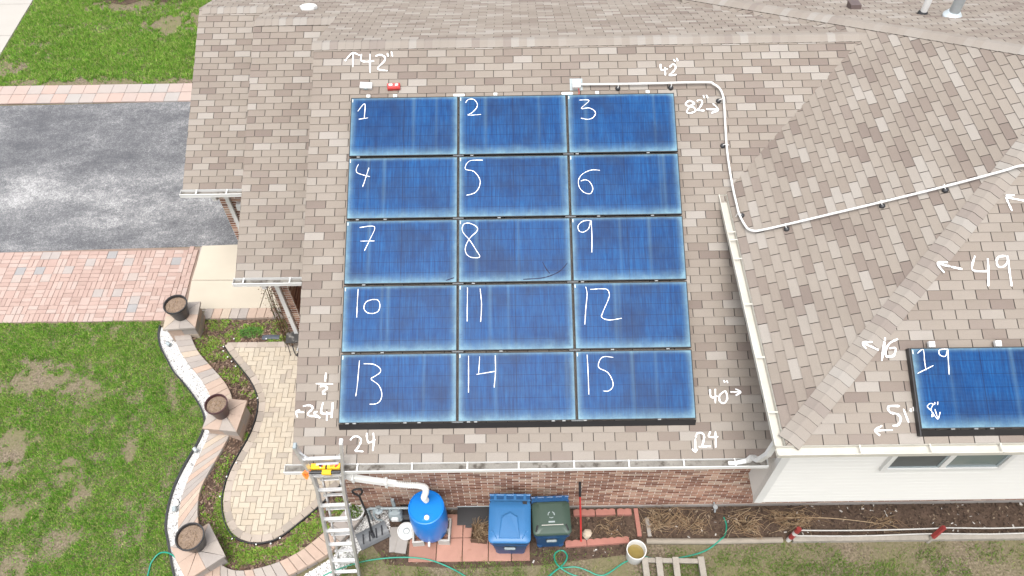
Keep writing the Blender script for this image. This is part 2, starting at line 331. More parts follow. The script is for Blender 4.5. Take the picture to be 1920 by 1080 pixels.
def cell_mat():
    """solar cells under glass: cell grid, bus bars, uneven blue, dust that has settled along the frame"""
    m, nt, b = new_mat('solar cells')
    tc = N(nt, 'ShaderNodeTexCoord'); oi = N(nt, 'ShaderNodeObjectInfo')
    sep = N(nt, 'ShaderNodeSeparateXYZ'); nt.links.new(tc.outputs['Object'], sep.inputs[0]); x, y = sep.outputs[0], sep.outputs[1]
    W, H = 1.677, .987
    rnd = math_node(nt, 'MULTIPLY', oi.outputs['Random'], 57.3)
    def line(v, pitch, w):   # 1 on a line every pitch
        fr = math_node(nt, 'FRACT', math_node(nt, 'DIVIDE', v, pitch)); d = math_node(nt, 'MINIMUM', fr, math_node(nt, 'SUBTRACT', 1, fr))
        return math_node(nt, 'LESS_THAN', math_node(nt, 'MULTIPLY', d, pitch), w)
    comb = N(nt, 'ShaderNodeCombineXYZ'); nt.links.new(math_node(nt, 'MULTIPLY', x, 1), comb.inputs[0]); nt.links.new(math_node(nt, 'MULTIPLY', y, .045), comb.inputs[1]); nt.links.new(rnd, comb.inputs[2])
    stre = noise_node(nt, 42, 5, .75, comb.outputs[0])
    comb2 = N(nt, 'ShaderNodeCombineXYZ'); nt.links.new(x, comb2.inputs[0]); nt.links.new(y, comb2.inputs[1]); nt.links.new(rnd, comb2.inputs[2])
    big = noise_node(nt, 1.6, 3, .5, comb2.outputs[0]); fine = noise_node(nt, 55, 4, .75, comb2.outputs[0]); med = noise_node(nt, 6, 5, .65, comb2.outputs[0])
    c = ramp_node(nt, stre, [(.30, (.0014,.017,.085)), (.48, (.0020,.034,.132)), (.68, (.0045,.066,.205))])
    c = mix_col(nt, ramp_node(nt, big, [(.42, (0, 0, 0)), (.68, (.6, .6, .6))]), c, (.006,.011,.050))
    fade = math_node(nt, 'MULTIPLY', line(y, .0165, .0028), .16); c = mix_col(nt, fade, c, (.05,.13,.23))      # bus bars
    c = mix_col(nt, math_node(nt, 'MULTIPLY', line(y, H/6, .0035), .55), c, (.004,.008,.035))
    c = mix_col(nt, math_node(nt, 'MULTIPLY', line(x, W/20, .0022), .35), c, (.004,.010,.045))
    cen = math_node(nt, 'LESS_THAN', math_node(nt, 'ABSOLUTE', math_node(nt, 'SUBTRACT', x, W/2)), .006); c = mix_col(nt, math_node(nt, 'MULTIPLY', cen, .6), c, (.006,.012,.05))
    # dust: distance to the frame, more at the lower edge
    ex = math_node(nt, 'MINIMUM', x, math_node(nt, 'SUBTRACT', W, x)); top = math_node(nt, 'SUBTRACT', H, y); ey = math_node(nt, 'MINIMUM', math_node(nt, 'MULTIPLY', y, .62), math_node(nt, 'MULTIPLY', top, 1.7))
    wob = math_node(nt, 'MULTIPLY_ADD', med, .10, -.05)
    fall = lambda d, w: math_node(nt, 'POWER', math_node(nt, 'MAXIMUM', math_node(nt, 'SUBTRACT', 1, math_node(nt, 'DIVIDE', math_node(nt, 'MAXIMUM', math_node(nt, 'ADD', d, wob), 0), w)), 0), 2.2)
    dust = math_node(nt, 'MINIMUM', math_node(nt, 'ADD', fall(ex, .14), fall(ey, .13)), 1.15)
    dust = math_node(nt, 'ADD', math_node(nt, 'MULTIPLY', dust, .70), math_node(nt, 'MULTIPLY_ADD', med, .10, -.015))
    # pale run-off streaks below the clamps: two per panel, their place varying
    for k, (off, w, s) in enumerate(((.13, .028, .20), (.71, .022, .13))):
        px = math_node(nt, 'MULTIPLY', math_node(nt, 'FRACT', math_node(nt, 'ADD', math_node(nt, 'MULTIPLY', oi.outputs['Random'], 3.7+k*5.1), off)), W)
        d = math_node(nt, 'MAXIMUM', math_node(nt, 'SUBTRACT', 1, math_node(nt, 'DIVIDE', math_node(nt, 'ABSOLUTE', math_node(nt, 'SUBTRACT', x, px)), w*1.6)), 0)
        dust = math_node(nt, 'ADD', dust, math_node(nt, 'MULTIPLY', d, math_node(nt, 'MULTIPLY', s, math_node(nt, 'MULTIPLY_ADD', y, .7, .35))))
    dust = math_node(nt, 'MULTIPLY', dust, math_node(nt, 'MULTIPLY_ADD', fine, .7, .65))
    # a wiped, cleaner smear near the lower edge here and there
    smear = ramp_node(nt, noise_node(nt, 3.3, 6, .75, comb2.outputs[0]), [(.62, (0, 0, 0)), (.70, (.35, .35, .35))])
    c = mix_col(nt, dust, c, (.16,.27,.315)); 
    c = mix_col(nt, math_node(nt, 'MULTIPLY', smear, math_node(nt, 'LESS_THAN', y, .25)), c, (.012,.03,.09))
    nt.links.new(c, b.inputs['Base Color']); b.inputs['Roughness'].default_value = .28; b.inputs['Specular IOR Level'].default_value = .06
    return m
M_cells = cell_mat()
M_frame = plain('black panel frame with dust', (.010,.011,.012), .65, 0, var=.3, scale=18)
M_window = plain('window glass', (.16,.19,.19), .06, var=.1, spec=.8)
M_screen = plain('window with screen', (.085,.09,.092), .5, var=.2)
M_water = plain('murky water', (.20,.15,.05), .08, var=.25, scale=14)
M_leaf = pieces('shrub leaves', [(0, (.09,.05,.03)), (.4, (.14,.07,.035)), (.7, (.07,.08,.025))], .8, .2, 6, .05, 30)
CHALK = {"1":[[[0.111,0.244],[0.218,0.115],[0.215,0.367]],[[0.129,0.377],[0.275,0.356]]],"2":[[[0.103,0.127],[0.144,0.07],[0.228,0.068],[0.284,0.139],[0.275,0.215],[0.2,0.299],[0.142,0.337],[0.344,0.328]]],"3":[[[0.191,0.109],[0.344,0.118],[0.215,0.249],[0.334,0.245],[0.415,0.292],[0.432,0.352],[0.383,0.418],[0.299,0.438],[0.203,0.415]]],"4":[[[0.154,0.112],[0.124,0.184],[0.134,0.249],[0.223,0.288],[0.333,0.319]],[[0.315,0.173],[0.273,0.332],[0.229,0.485]]],"5":[[[0.369,0.078],[0.164,0.087],[0.098,0.217],[0.226,0.257],[0.316,0.375],[0.321,0.49],[0.266,0.59],[0.199,0.627],[0.118,0.645]]],"6":[[[0.464,0.274],[0.337,0.266],[0.199,0.328],[0.133,0.428],[0.143,0.544],[0.216,0.631],[0.309,0.647],[0.345,0.561],[0.303,0.46],[0.236,0.424],[0.168,0.443]]],"7":[[[0.205,0.12],[0.429,0.11],[0.363,0.313],[0.289,0.484]],[[0.223,0.333],[0.436,0.334]]],"8":[[[0.051,0.167],[0.078,0.089],[0.158,0.076],[0.265,0.128],[0.279,0.199],[0.172,0.309],[0.105,0.447],[0.119,0.558],[0.198,0.614],[0.317,0.607],[0.265,0.504],[0.172,0.35],[0.078,0.237],[0.051,0.167]]],"9":[[[0.293,0.062],[0.186,0.069],[0.104,0.138],[0.114,0.222],[0.18,0.243],[0.262,0.183],[0.299,0.062],[0.303,0.309],[0.293,0.564]]],"10":[[[0.215,0.054],[0.209,0.264],[0.209,0.486]],[[0.43,0.219],[0.34,0.253],[0.309,0.346],[0.358,0.413],[0.449,0.428],[0.526,0.389],[0.542,0.296],[0.509,0.228],[0.43,0.219]]],"11":[[[0.135,0.059],[0.132,0.315],[0.13,0.568]],[[0.321,0.076],[0.341,0.318],[0.327,0.578]]],"12":[[[0.183,0.072],[0.2,0.18],[0.174,0.394],[0.15,0.64]],[[0.249,0.113],[0.399,0.107],[0.495,0.117],[0.526,0.185],[0.51,0.265],[0.424,0.451],[0.402,0.535],[0.509,0.577],[0.692,0.553]]],"13":[[[0.27,0.104],[0.251,0.458],[0.233,0.618]],[[0.333,0.152],[0.472,0.161],[0.565,0.217],[0.575,0.279],[0.492,0.339],[0.447,0.377],[0.557,0.463],[0.606,0.585],[0.586,0.684],[0.526,0.728],[0.435,0.734]]],"14":[[[0.151,0.057],[0.151,0.335],[0.151,0.587]],[[0.312,0.067],[0.296,0.314]],[[0.266,0.329],[0.542,0.287]],[[0.536,0.054],[0.538,0.287],[0.517,0.524]]],"15":[[[0.167,0.066],[0.172,0.321],[0.172,0.641]],[[0.545,0.11],[0.383,0.107],[0.324,0.246],[0.451,0.325],[0.515,0.44],[0.518,0.532],[0.455,0.592],[0.379,0.591]]],"19":[[[0.08,0.08],[0.156,-0.023],[0.155,0.169],[0.156,0.29]],[[0.047,0.327],[0.255,0.232]],[[0.46,-0.014],[0.393,-0.004],[0.348,0.051],[0.356,0.106],[0.42,0.118],[0.459,-0.003],[0.446,0.173],[0.43,0.348]],[[0.189,0.7],[0.147,0.695],[0.112,0.731],[0.148,0.779],[0.176,0.828],[0.147,0.853],[0.16,0.807],[0.151,0.764],[0.189,0.7]],[[0.21,0.679],[0.201,0.711]],[[0.247,0.673],[0.237,0.712]],[[0.198,0.764],[0.218,0.877]],[[0.178,0.828],[0.217,0.882],[0.257,0.797]]],"m:42\" with an arrow pointing up":[[[0.641,5.942,5.195],[0.643,5.704,5.096]],[[0.514,5.805,5.138],[0.579,5.891,5.174],[0.642,5.937,5.193],[0.75,5.891,5.174]],[[0.774,5.914,5.183],[0.785,5.799,5.135],[0.982,5.794,5.133]],[[0.911,5.913,5.183],[0.924,5.602,5.053]],[[1.001,5.876,5.167],[1.078,5.898,5.177],[1.148,5.859,5.161],[1.146,5.793,5.133],[1.042,5.671,5.082],[1.2,5.634,5.066]],[[1.189,5.924,5.187],[1.207,5.867,5.164]],[[1.253,5.948,5.197],[1.276,5.866,5.163]]],"m:42\" above the conduit":[[[5.554,5.673,5.083],[5.562,5.578,5.043],[5.662,5.596,5.051]],[[5.621,5.619,5.06],[5.618,5.489,5.006]],[[5.692,5.618,5.06],[5.752,5.67,5.082],[5.792,5.624,5.062],[5.759,5.56,5.036],[5.683,5.489,5.006],[5.797,5.501,5.011]],[[5.766,5.749,5.114],[5.791,5.71,5.098]],[[5.815,5.768,5.122],[5.834,5.717,5.101]]],"m:82\" with an arrow":[[[6.052,5.03,4.814],[5.977,5.079,4.835],[5.91,5.033,4.815],[5.939,4.994,4.799],[6.032,4.969,4.788],[6.051,4.911,4.765],[5.962,4.882,4.752],[5.917,4.905,4.762],[5.969,4.983,4.795],[6.052,5.03,4.814]],[[6.086,5.07,4.831],[6.142,5.088,4.838],[6.171,5.046,4.821],[6.126,4.967,4.788],[6.091,4.925,4.77],[6.2,4.917,4.767]],[[6.195,5.161,4.869],[6.21,5.115,4.849]],[[6.243,5.163,4.87],[6.262,5.114,4.849]],[[6.225,4.94,4.776],[6.405,4.93,4.773]],[[6.334,5.027,4.813],[6.412,4.929,4.772],[6.299,4.876,4.75]]],"m:40\" with an arrow":[[[5.961,0.893,3.086],[5.973,0.787,3.042],[6.063,0.803,3.048]],[[6.04,0.897,3.088],[6.025,0.709,3.009]],[[6.17,0.867,3.075],[6.094,0.81,3.051],[6.095,0.728,3.017],[6.157,0.71,3.01],[6.201,0.774,3.036],[6.19,0.855,3.07],[6.17,0.867,3.075]],[[6.251,0.854,3.07],[6.391,0.852,3.069]],[[6.326,0.893,3.086],[6.399,0.853,3.069],[6.324,0.808,3.05]],[[6.17,1.01,3.135],[6.185,0.979,3.122]],[[6.213,1.008,3.134],[6.225,0.973,3.119]]],"m:24 with an arrow pointing down":[[[5.706,0.252,2.818],[5.694,0.088,2.75]],[[5.651,0.123,2.764],[5.694,0.083,2.748],[5.72,0.12,2.763]],[[5.712,0.27,2.826],[5.734,0.316,2.845],[5.785,0.327,2.85],[5.828,0.304,2.84],[5.83,0.257,2.82],[5.806,0.189,2.792],[5.791,0.15,2.776]],[[5.746,0.149,2.775],[5.916,0.152,2.776]],[[5.925,0.342,2.856],[5.901,0.274,2.828],[6.032,0.274,2.827]],[[5.997,0.344,2.857],[5.984,0.136,2.77]]],"m:24 beside the ladder":[[[0.817,0.294,2.836],[0.855,0.333,2.852],[0.918,0.339,2.855],[0.964,0.306,2.841],[0.96,0.248,2.817],[0.924,0.192,2.793],[0.897,0.156,2.778],[1.007,0.146,2.774]],[[1.05,0.385,2.874],[1.049,0.344,2.857],[1.079,0.259,2.821],[1.173,0.297,2.837]],[[1.139,0.384,2.873],[1.152,0.27,2.826],[1.14,0.15,2.776]]],"m:24 1/2 written by the rake":[[[0.428,1.185,3.208],[0.421,1.069,3.159]],[[0.288,1.04,3.147],[0.538,1.033,3.144]],[[0.35,1.001,3.131],[0.424,1.006,3.133],[0.453,0.974,3.12],[0.399,0.933,3.103],[0.401,0.907,3.092],[0.441,0.904,3.091]],[[0.025,0.672,2.994],[0.141,0.662,2.99]],[[0.079,0.692,3.002],[0.025,0.672,2.994],[0.047,0.6,2.964]],[[0.119,0.744,3.024],[0.214,0.755,3.028],[0.262,0.715,3.012],[0.201,0.656,2.987],[0.211,0.62,2.972],[0.332,0.605,2.966],[0.37,0.587,2.958],[0.284,0.648,2.984],[0.329,0.671,2.993]],[[0.406,0.792,3.044],[0.391,0.65,2.985],[0.551,0.649,2.984]],[[0.544,0.788,3.042],[0.536,0.584,2.957]],[[0.464,0.669,2.993],[0.469,0.552,2.943]]],"w:49 with an arrow":[[[8.888,1.469,5.084],[8.749,1.501,5.098]],[[9.076,1.629,5.151],[9.017,1.457,5.079],[9.229,1.441,5.073]],[[9.234,1.596,5.137],[9.213,1.422,5.065],[9.184,1.258,4.996]],[[9.468,1.624,5.149],[9.375,1.611,5.144],[9.339,1.553,5.119],[9.355,1.492,5.094],[9.426,1.498,5.096],[9.477,1.551,5.118],[9.491,1.623,5.149],[9.482,1.43,5.068],[9.479,1.253,4.994]]],"h:arrow head of the 49 mark":[[[8.732,1.494,5.114],[8.658,1.51,5.121],[8.576,1.537,5.132]],[[8.705,1.543,5.135],[8.576,1.537,5.132],[8.644,1.418,5.082]]],"w:arrow alone on the hip":[[[9.619,2.35,5.452],[9.72,2.329,5.444],[9.831,2.308,5.435]],[[9.716,2.378,5.464],[9.601,2.376,5.463]],[[9.598,2.358,5.456],[9.647,2.181,5.382]]],"w:16 with an arrow":[[[7.798,0.667,4.749],[7.719,0.398,4.637]],[[7.953,0.648,4.741],[7.851,0.604,4.723],[7.785,0.522,4.689],[7.786,0.449,4.658],[7.875,0.459,4.662],[7.909,0.541,4.697],[7.831,0.541,4.697]]],"h:arrow of the 16 mark":[[[7.689,0.514,4.705],[7.595,0.557,4.723],[7.517,0.613,4.716]],[[7.624,0.608,4.744],[7.517,0.613,4.716],[7.537,0.532,4.712]]],"w:51\" with an arrow":[[[7.871,-0.118,4.421],[7.73,-0.122,4.42],[7.743,-0.186,4.393],[7.826,-0.208,4.384],[7.862,-0.258,4.363],[7.821,-0.325,4.335],[7.753,-0.336,4.33]],[[7.909,-0.15,4.408],[7.952,-0.304,4.343]],[[7.997,-0.146,4.41],[7.997,-0.186,4.393]],[[8.037,-0.13,4.416],[8.036,-0.179,4.396]],[[7.747,-0.384,4.31],[7.532,-0.385,4.31]],[[7.625,-0.333,4.331],[7.532,-0.385,4.31],[7.584,-0.441,4.286]]]}
# ------------------------------------------------------------ the house: pitch 5 in 12 everywhere
PITCH = math.atan(5/12); PC, PS, PM = math.cos(PITCH), math.sin(PITCH), 5/12
EZ = 2.70                                   # main eave height
RY = 6.12; BY0, BRY = 3.33, 7.785; CY0, CRY = 5.37, 8.805
XE, YF, HW, YB = 6.443, -.534, 1.534, 8.89  # wing eaves: left x, front y, height above main eave, back y
PKX, PKY = 11.155, 4.178                    # where the wing hips meet
XL_B, XL_C = -1.47, -2.84
TW, TE = .3048, .127                        # shingle tab and exposure
house = thing('house', 'brick and white sided house with tan shingle roofs carrying solar panels', 'house')
FR = lambda O, U, V, W: Matrix(((U[0], V[0], W[0], O[0]), (U[1], V[1], W[1], O[1]), (U[2], V[2], W[2], O[2]), (0, 0, 0, 1)))
F_front = lambda x, y, z: FR((x, y, z), (1, 0, 0), (0, PC, PS), (0, -PS, PC))
F_back = lambda x, y, z: FR((x, y, z), (-1, 0, 0), (0, -PC, PS), (0, PS, PC))
F_left = lambda x, y, z: FR((x, y, z), (0, -1, 0), (PC, 0, PS), (-PS, 0, PC))
def tab_verts(poly, v0):
    """wedge on polygon poly in slope coordinates; thick at the lower edge v0"""
    top = lambda y: .0135-(y-v0)*.072
    n = len(poly); a = sum(poly[i][0]*poly[(i+1)%n][1]-poly[(i+1)%n][0]*poly[i][1] for i in range(n))
    if a < 0: poly = poly[::-1]
    v = [(x, y, .0002) for x, y in poly]+[(x, y, top(y)) for x, y in poly]
    return v, [tuple(range(n-1, -1, -1)), tuple(range(n, 2*n))]+[(i, (i+1)%n, n+(i+1)%n, n+i) for i in range(n)]
v, f = tab_verts([(.006, 0), (TW-.006, 0), (TW-.006, .139), (.006, .139)], 0)
TAB = MB().add(v, f).mesh('shingle'); TAB.materials.append(M_shingle); TAB.materials.append(M_slotshade_edge)
TAB.polygons.foreach_set('material_index', [0, 0, 1, 1, 1, 1])   # cut edges: black asphalt, also painting the shade line under each course
cand = []; roofs = []; FRAME = {}
def roof(frame, polys, u0, hidden=None, phase=0, label=None):
    """polys: convex outlines in slope coordinates; one underlay mesh, single tabs inside"""
    o = MB()
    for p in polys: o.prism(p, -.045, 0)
    r = o.build('roof', M_slotshade_edge, house, M=frame); FRAME[r.name] = frame
    if label: r['label'] = label
    st = MB(); roofs.append((r, st))
    for p in polys:
        vmin, vmax = min(q[1] for q in p), max(q[1] for q in p); umin, umax = min(q[0] for q in p), max(q[0] for q in p)
        for n in range(int(vmin/TE), int(vmax/TE)+1):
            v0 = n*TE; off = u0+((n+phase) % 2)*TW/2+.006*math.sin(n*1.7)
            for i in range(int((umin-off)/TW)-1, int((umax-off)/TW)+2):
                a = off+i*TW; jig = random.uniform(-.0015, .0015)
                rect = [(a+.006, v0+jig), (a+TW-.006, v0+jig), (a+TW-.006, v0+.139), (a+.006, v0+.139)]
                c = clip(rect, p)
                if len(c) < 3 or parea(c) < .0006: continue
                whole = len(c) == 4 and parea(c) > .999*parea(rect)
                ctr = frame @ Vector((a+TW/2, v0+.06, 0)); tone = random.random()
                if whole and in_frame(ctr, -12) and not (hidden and hidden(a, v0)): cand.append((depth_px(ctr)[2], r, st, a, v0+jig, tone, c))
                else:
                    vv, ff = tab_verts(c, v0+jig); st.add(vv, ff, tone)
    return r
SL = lambda y, y0: (y-y0)/PC
arr = lambda a, v: .35 < a < 5.65 and .48 < v < 5.55       # under the array
r_main = roof(F_front(0, 0, EZ), [[(0, 0), (6.83, 0), (6.83, 29*TE), (0, 29*TE)], [(0, 29*TE), (6.83, 29*TE), (9.15, SL(RY, 0)), (0, SL(RY, 0))]], 0, lambda a, v: arr(a, v) or a > 6.2, phase=0)
yb = 2*RY   # eave of the shared back slope; its local u runs to -x from x = 10
bk = lambda x: 10-x
def ccw(p):
    a = sum(p[i][0]*p[(i+1)%len(p)][1]-p[(i+1)%len(p)][0]*p[i][1] for i in range(len(p)))
    return p if a > 0 else p[::-1]
vb = SL(yb, 9.9)
r_back = roof(F_back(10, yb, EZ), [ccw([(bk(9.15), SL(yb, RY)), (bk(5.37), vb), (bk(0), vb), (bk(0), SL(yb, RY))]),
                                   ccw([(bk(0), vb), (bk(XL_B), vb), (bk(XL_B), SL(yb, BRY)), (bk(0), SL(yb, BRY))]),
                                   ccw([(bk(XL_B), vb), (bk(XL_C), vb), (bk(XL_C), SL(yb, CRY)), (bk(XL_B), SL(yb, CRY))])], .1)
r_porch = roof(F_front(XL_B, BY0, EZ), [[(0, 0), (1.75, 0), (1.75, SL(BRY, BY0)), (0, SL(BRY, BY0))]], 0, lambda a, v: a > 1.0, phase=1)
r_garage = roof(F_front(XL_C, CY0, EZ), [[(0, 0), (1.55, 0), (1.55, SL(CRY, CY0)), (0, SL(CRY, CY0))]], 0, lambda a, v: a > 1.0)
lu = lambda y: YB-y; hl = (PKX-XE)/PC
# wing: hips at 45 degrees in plan
r_wleft = roof(F_left(XE, YB, EZ+HW), [ccw([(lu(YB), 0), (lu(YF), 0), (lu(PKY), hl)])], .05, lambda a, v: a > 4.6 and False)
r_wfront = roof(F_front(XE, YF, EZ+HW), [ccw([(0, 0), (7.5, 0), (7.5, (PKY-YF)/PC), (PKX-XE, (PKY-YF)/PC)])], -.16, lambda a, v: 1.6 < a < 3.4 and .15 < v < 1.2)
r_wback = roof(F_back(XE+8, YB, EZ+HW), [ccw([(8, 0), (8-(PKX-XE), (YB-PKY)/PC), (0, (YB-PKY)/PC), (0, 0)])], .12)
cand.sort(key=lambda c: c[0])
def visible(c):
    P = FRAME[c[1].name] @ Vector((c[3]+TW/2, c[4]+.06, .02))
    if c[1] is r_wleft:   # hidden below the main roof between the valleys
        return P.z > min(P.y*PM, (yb-P.y)*PM)+EZ+.03 or P.x < 0
    if c[1] is r_main: return not (P.x > XE and P.z < EZ+HW+PM*(P.x-XE)+.02) and not (P.x > 6.15 and P.y < 3.6)
    if c[1] is r_back: return P.z > EZ+HW+PM*(P.x-XE)+.03 or P.x < XE
    return True
nsh = 0
for c in cand:
    if nsh < 300 and visible(c):
        link('shingle', TAB, None, c[1], loc=(c[3], c[4], 0)); nsh += 1
    else:
        vv, ff = tab_verts(c[6], c[4]); c[2].add(vv, ff, c[5])
for r, st in roofs:
    o = tag(st.build('shingles', M_shingle, r), kind='stuff'); o.data.materials.append(M_slotshade_edge)
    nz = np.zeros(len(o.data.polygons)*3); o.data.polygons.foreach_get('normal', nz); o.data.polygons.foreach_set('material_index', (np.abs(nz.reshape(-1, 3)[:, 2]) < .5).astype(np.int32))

# ridge and hip caps, one bent shingle each
def caps(A, B, d1, d2, up, wid=.135, drop=0):
    A, B = Vector(A), Vector(B); T = (B-A).normalized(); L = (B-A).length; d1, d2, up = Vector(d1).normalized(), Vector(d2).normalized(), Vector(up).normalized()
    # cross-section, rounded over the ridge
    m = MB(); secs = []
    for t, hgt in ((0, .0235), (.165, .0155)):
        o, i = [], []
        for k, dd in ((1, d1), (.45, d1), (.12, d1), (.12, d2), (.45, d2), (1, d2)):
            base = T*t+dd*wid*k
            o.append(base+up*(hgt+(.004 if k < .2 else 0))); i.append(base+up*(hgt-.0085))
        secs.append(o+i[::-1])
    m.loft(secs); me = m.mesh('ridge_cap'); me.materials.append(M_cap); me.materials.append(M_slotshade_edge)
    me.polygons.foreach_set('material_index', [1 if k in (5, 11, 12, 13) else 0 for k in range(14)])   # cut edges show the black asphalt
    for k in range(int(L/TE)):
        link('ridge_cap', me, None, house, loc=A+T*(k*TE)+Vector((0, 0, random.uniform(-.0015, .0015))))
dF, dB, dL = Vector((0, -PC, -PS)), Vector((0, PC, -PS)), Vector((-PC, 0, -PS)); UP = Vector((0, 0, 1))
zr = EZ+RY*PM
caps((9.02, RY, zr), (0, RY, zr), dF, dB, UP)
caps((0, BRY, EZ+(BRY-BY0)*PM), (XL_B, BRY, EZ+(BRY-BY0)*PM), dF, dB, UP)
caps((XL_B, CRY, EZ+(CRY-CY0)*PM), (XL_C, CRY, EZ+(CRY-CY0)*PM), dF, dB, UP)
nF, nL, nB = Vector((0, -PS, PC)), Vector((-PS, 0, PC)), Vector((0, PS, PC))
pk = Vector((PKX, PKY, EZ+HW+(PKX-XE)*PM))
h0 = Vector((XE, YF, EZ+HW)); hb = Vector((XE, YB, EZ+HW))
def down(n, T):
    d = n.cross(T); return d if d.z < 0 else -d
for P in (h0, hb):
    T = (pk-P).normalized(); nn = nF if P is h0 else nB
    caps(P+T*.05, pk, down(nn, T), down(nL, T), UP, .15)
caps(pk, pk+Vector((2.5, 0, 0)), dF, dB, UP)

# ---- walls
BL, BH = .2032, .0677
brick_me = MB().box((.006, -.007, .0105), (BL-.006, .03, BH-.0105)).mesh('brick'); brick_me.materials.append(M_brick)
brick_st = MB(); nbr = 0; bc = []
core = MB(); core.box((.36, .36, 0), (14, 11, 2.58)); core.box((-1.17, 3.76, 0), (-.87, 4.35, 2.55)); core.box((-2.49, 5.81, 0), (.36, 9.6, 2.55)); core.box((.37, 11.01, 0), (.9, 11.4, 1))
wall = core.build('wall', M_mortar, house)
def brick_wall(x0, x1, z0, z1, y, shade=0):
    for k in range(int((z1-z0)/BH)):
        off = (k % 2)*BL/2; x = x0-off
        while x < x1-.02:
            a, b = max(x, x0), min(x+BL, x1)
            if b-a > .03: bc.append((a, b, y, z0+k*BH))
            x += BL
brick_wall(.36, 11.8, .02, 2.5, .36); brick_wall(-1.17, -.87, .02, 2.5, 3.76); brick_wall(-2.49, -1.0, .02, 2.5, 5.81)
bc.sort(key=lambda b: depth_px((b[0], b[2], b[3]))[2])
vis = lambda b: in_frame((b[0], b[2], b[3]), -4) and b[2] < 1 and b[3] < 1.55 and not (b[0] > 6.4 and b[3] > .35) and not (1.2 < b[0] < 4.1 and b[3] < .75)
for b in bc:
    if nbr < 300 and vis(b) and b[1]-b[0] > .19:
        link('brick', brick_me, None, wall, loc=(b[0], b[2], b[3])); nbr += 1
    else: brick_st.box((b[0]+.006, b[2]-.007, b[3]+.0105), (b[1]-.006, b[2]+.03, b[3]+BH-.0105), random.random())
# the pier's side that faces the porch
for k in range(int(2.5/BH)):
    for j in range(3): 
        y = 3.78+j*BL-(k % 2)*.1; a, b2 = max(y, 3.765), min(y+BL, 4.345)
        if b2-a > .03: brick_st.box((-.9, a+.005, .02+k*BH+.005), (-.858, b2-.005, .02+k*BH+BH-.005), random.random())
for k in range(int(2.5/BH)):        # gable side
    for j in range(28):
        y = .37+j*BL-(k % 2)*.1; brick_st.box((.352, max(y, .366)+.006, .02+k*BH+.0105), (.39, y+BL-.006, .02+k*BH+BH-.0105), random.random())
tag(brick_st.build('bricks', M_brick, wall), kind='stuff')
base = MB().box((.33, .335, 0), (12.5, .5, .075)); base.build('foundation', M_slab, house)
# fascia, soffits
f_ = MB(); f_.box((.02, -.006, EZ-.16), (6.7, .012, EZ-.03)); f_.box((.012, 0, EZ-.17), (6.7, .36, EZ-.155))
f_.box((XL_B+.01, BY0-.006, EZ-.16), (0, BY0+.012, EZ-.03)); f_.box((XL_B+.012, BY0, EZ-.17), (.3, 4.0, EZ-.155))
f_.box((XL_C+.01, CY0-.006, EZ-.16), (XL_B, CY0+.012, EZ-.03)); f_.box((XL_C+.012, CY0, EZ-.17), (.3, 5.82, EZ-.155))
f_.box((XE+.002, YF-.006, EZ+HW-.16), (13.5, YF+.012, EZ+HW-.03)); f_.box((XE+.004, YF, EZ+HW-.17), (13.5, -.1, EZ+HW-.156))
f_.box((XE-.006, YF+.014, EZ+HW-.16), (XE+.0, 3.62, EZ+HW-.03)); f_.box((XE+.003, -.098, EZ+HW-.172), (6.84, 3.4, EZ+HW-.158))
f_.build('fascia', M_soffit, house)
# rake boards on the left gable edges
rk = MB()
for x, y0, y1 in ((0, 0, RY), (XL_B, BY0, BRY), (XL_C, CY0, CRY)):
    M = F_front(x, y0, EZ); rk.box((.004, .01, -.16), (.02, SL(y1, y0), -.047), M=M)
rk.build('rake_board', M_white, house)
# wing: cantilevered box with lap siding
WZ0 = 1.33
sb = MB().box((6.842, -.088, WZ0), (14, 3.5, EZ+HW-.17)); siding = sb.build('siding', M_siding, house)
LAP = .116; nl = int((EZ+HW-.18-WZ0)/LAP)
def lap(L): 
    prof = [(-.026, 0), (-.021, LAP*.66), (-.017, LAP*.82), (-.008, LAP+.006), (.002, LAP+.006), (.002, 0)]
    return MB().loft([[(x, y, z) for y, z in prof] for x in (L, 0)]).mesh('siding_board')
lf = lap(7.0); lf.materials.append(M_siding); ls = lap(.44); ls.materials.append(M_siding)
for k in range(nl):
    link('siding_board', lf, None, siding, loc=(6.93, -.09, WZ0+.01+k*LAP))
    if k < 11: link('siding_board', ls, None, siding, M=Matrix.Translation((6.840, .36, WZ0+.01+k*LAP)) @ Matrix.Rotation(R(-90), 4, 'Z'))
cpm = MB().box((6.815, -.118, WZ0-.02), (6.935, -.02, EZ+HW-.175)); cpm.build('corner_post', M_white, siding)
st_ = MB().box((6.84, -.105, WZ0-.025), (14, -.08, WZ0+.012)); st_.build('starter_strip', M_white, siding)
# window in the wing
win = thing('x', None, None); win.name = 'window'; win.parent = house
wx0, wx1, wz0, wz1 = 8.36, 9.92, 2.62, 3.62
fr = MB()
for a, b in (((wx0-.07, -.165, wz0-.07), (wx1+.07, -.095, wz0)), ((wx0-.07, -.165, wz1), (wx1+.07, -.095, wz1+.07)), ((wx0-.07, -.164, wz0), (wx0, -.095, wz1)), ((wx1, -.164, wz0), (wx1+.07, -.095, wz1))): fr.box(a, b)
fr.build('frame', M_white, win); MB().box((9.09, -.158, wz0), (9.17, -.097, wz1)).build('mullion', M_white, win)
for k, (a, b) in enumerate(((wx0, 9.09), (9.17, wx1))):
    MB().box((a+.002, -.134, wz0+.002), (b-.002, -.124, wz1-.002)).build('pane', M_screen if k == 0 else M_window, win)
    s = MB(); s.box((a+.003, -.146, wz0+.003), (b-.003, -.135, wz0+.035)); s.box((b-.035, -.145, wz0+.035), (b-.004, -.135, wz1)); s.build('sash', M_grey, win)
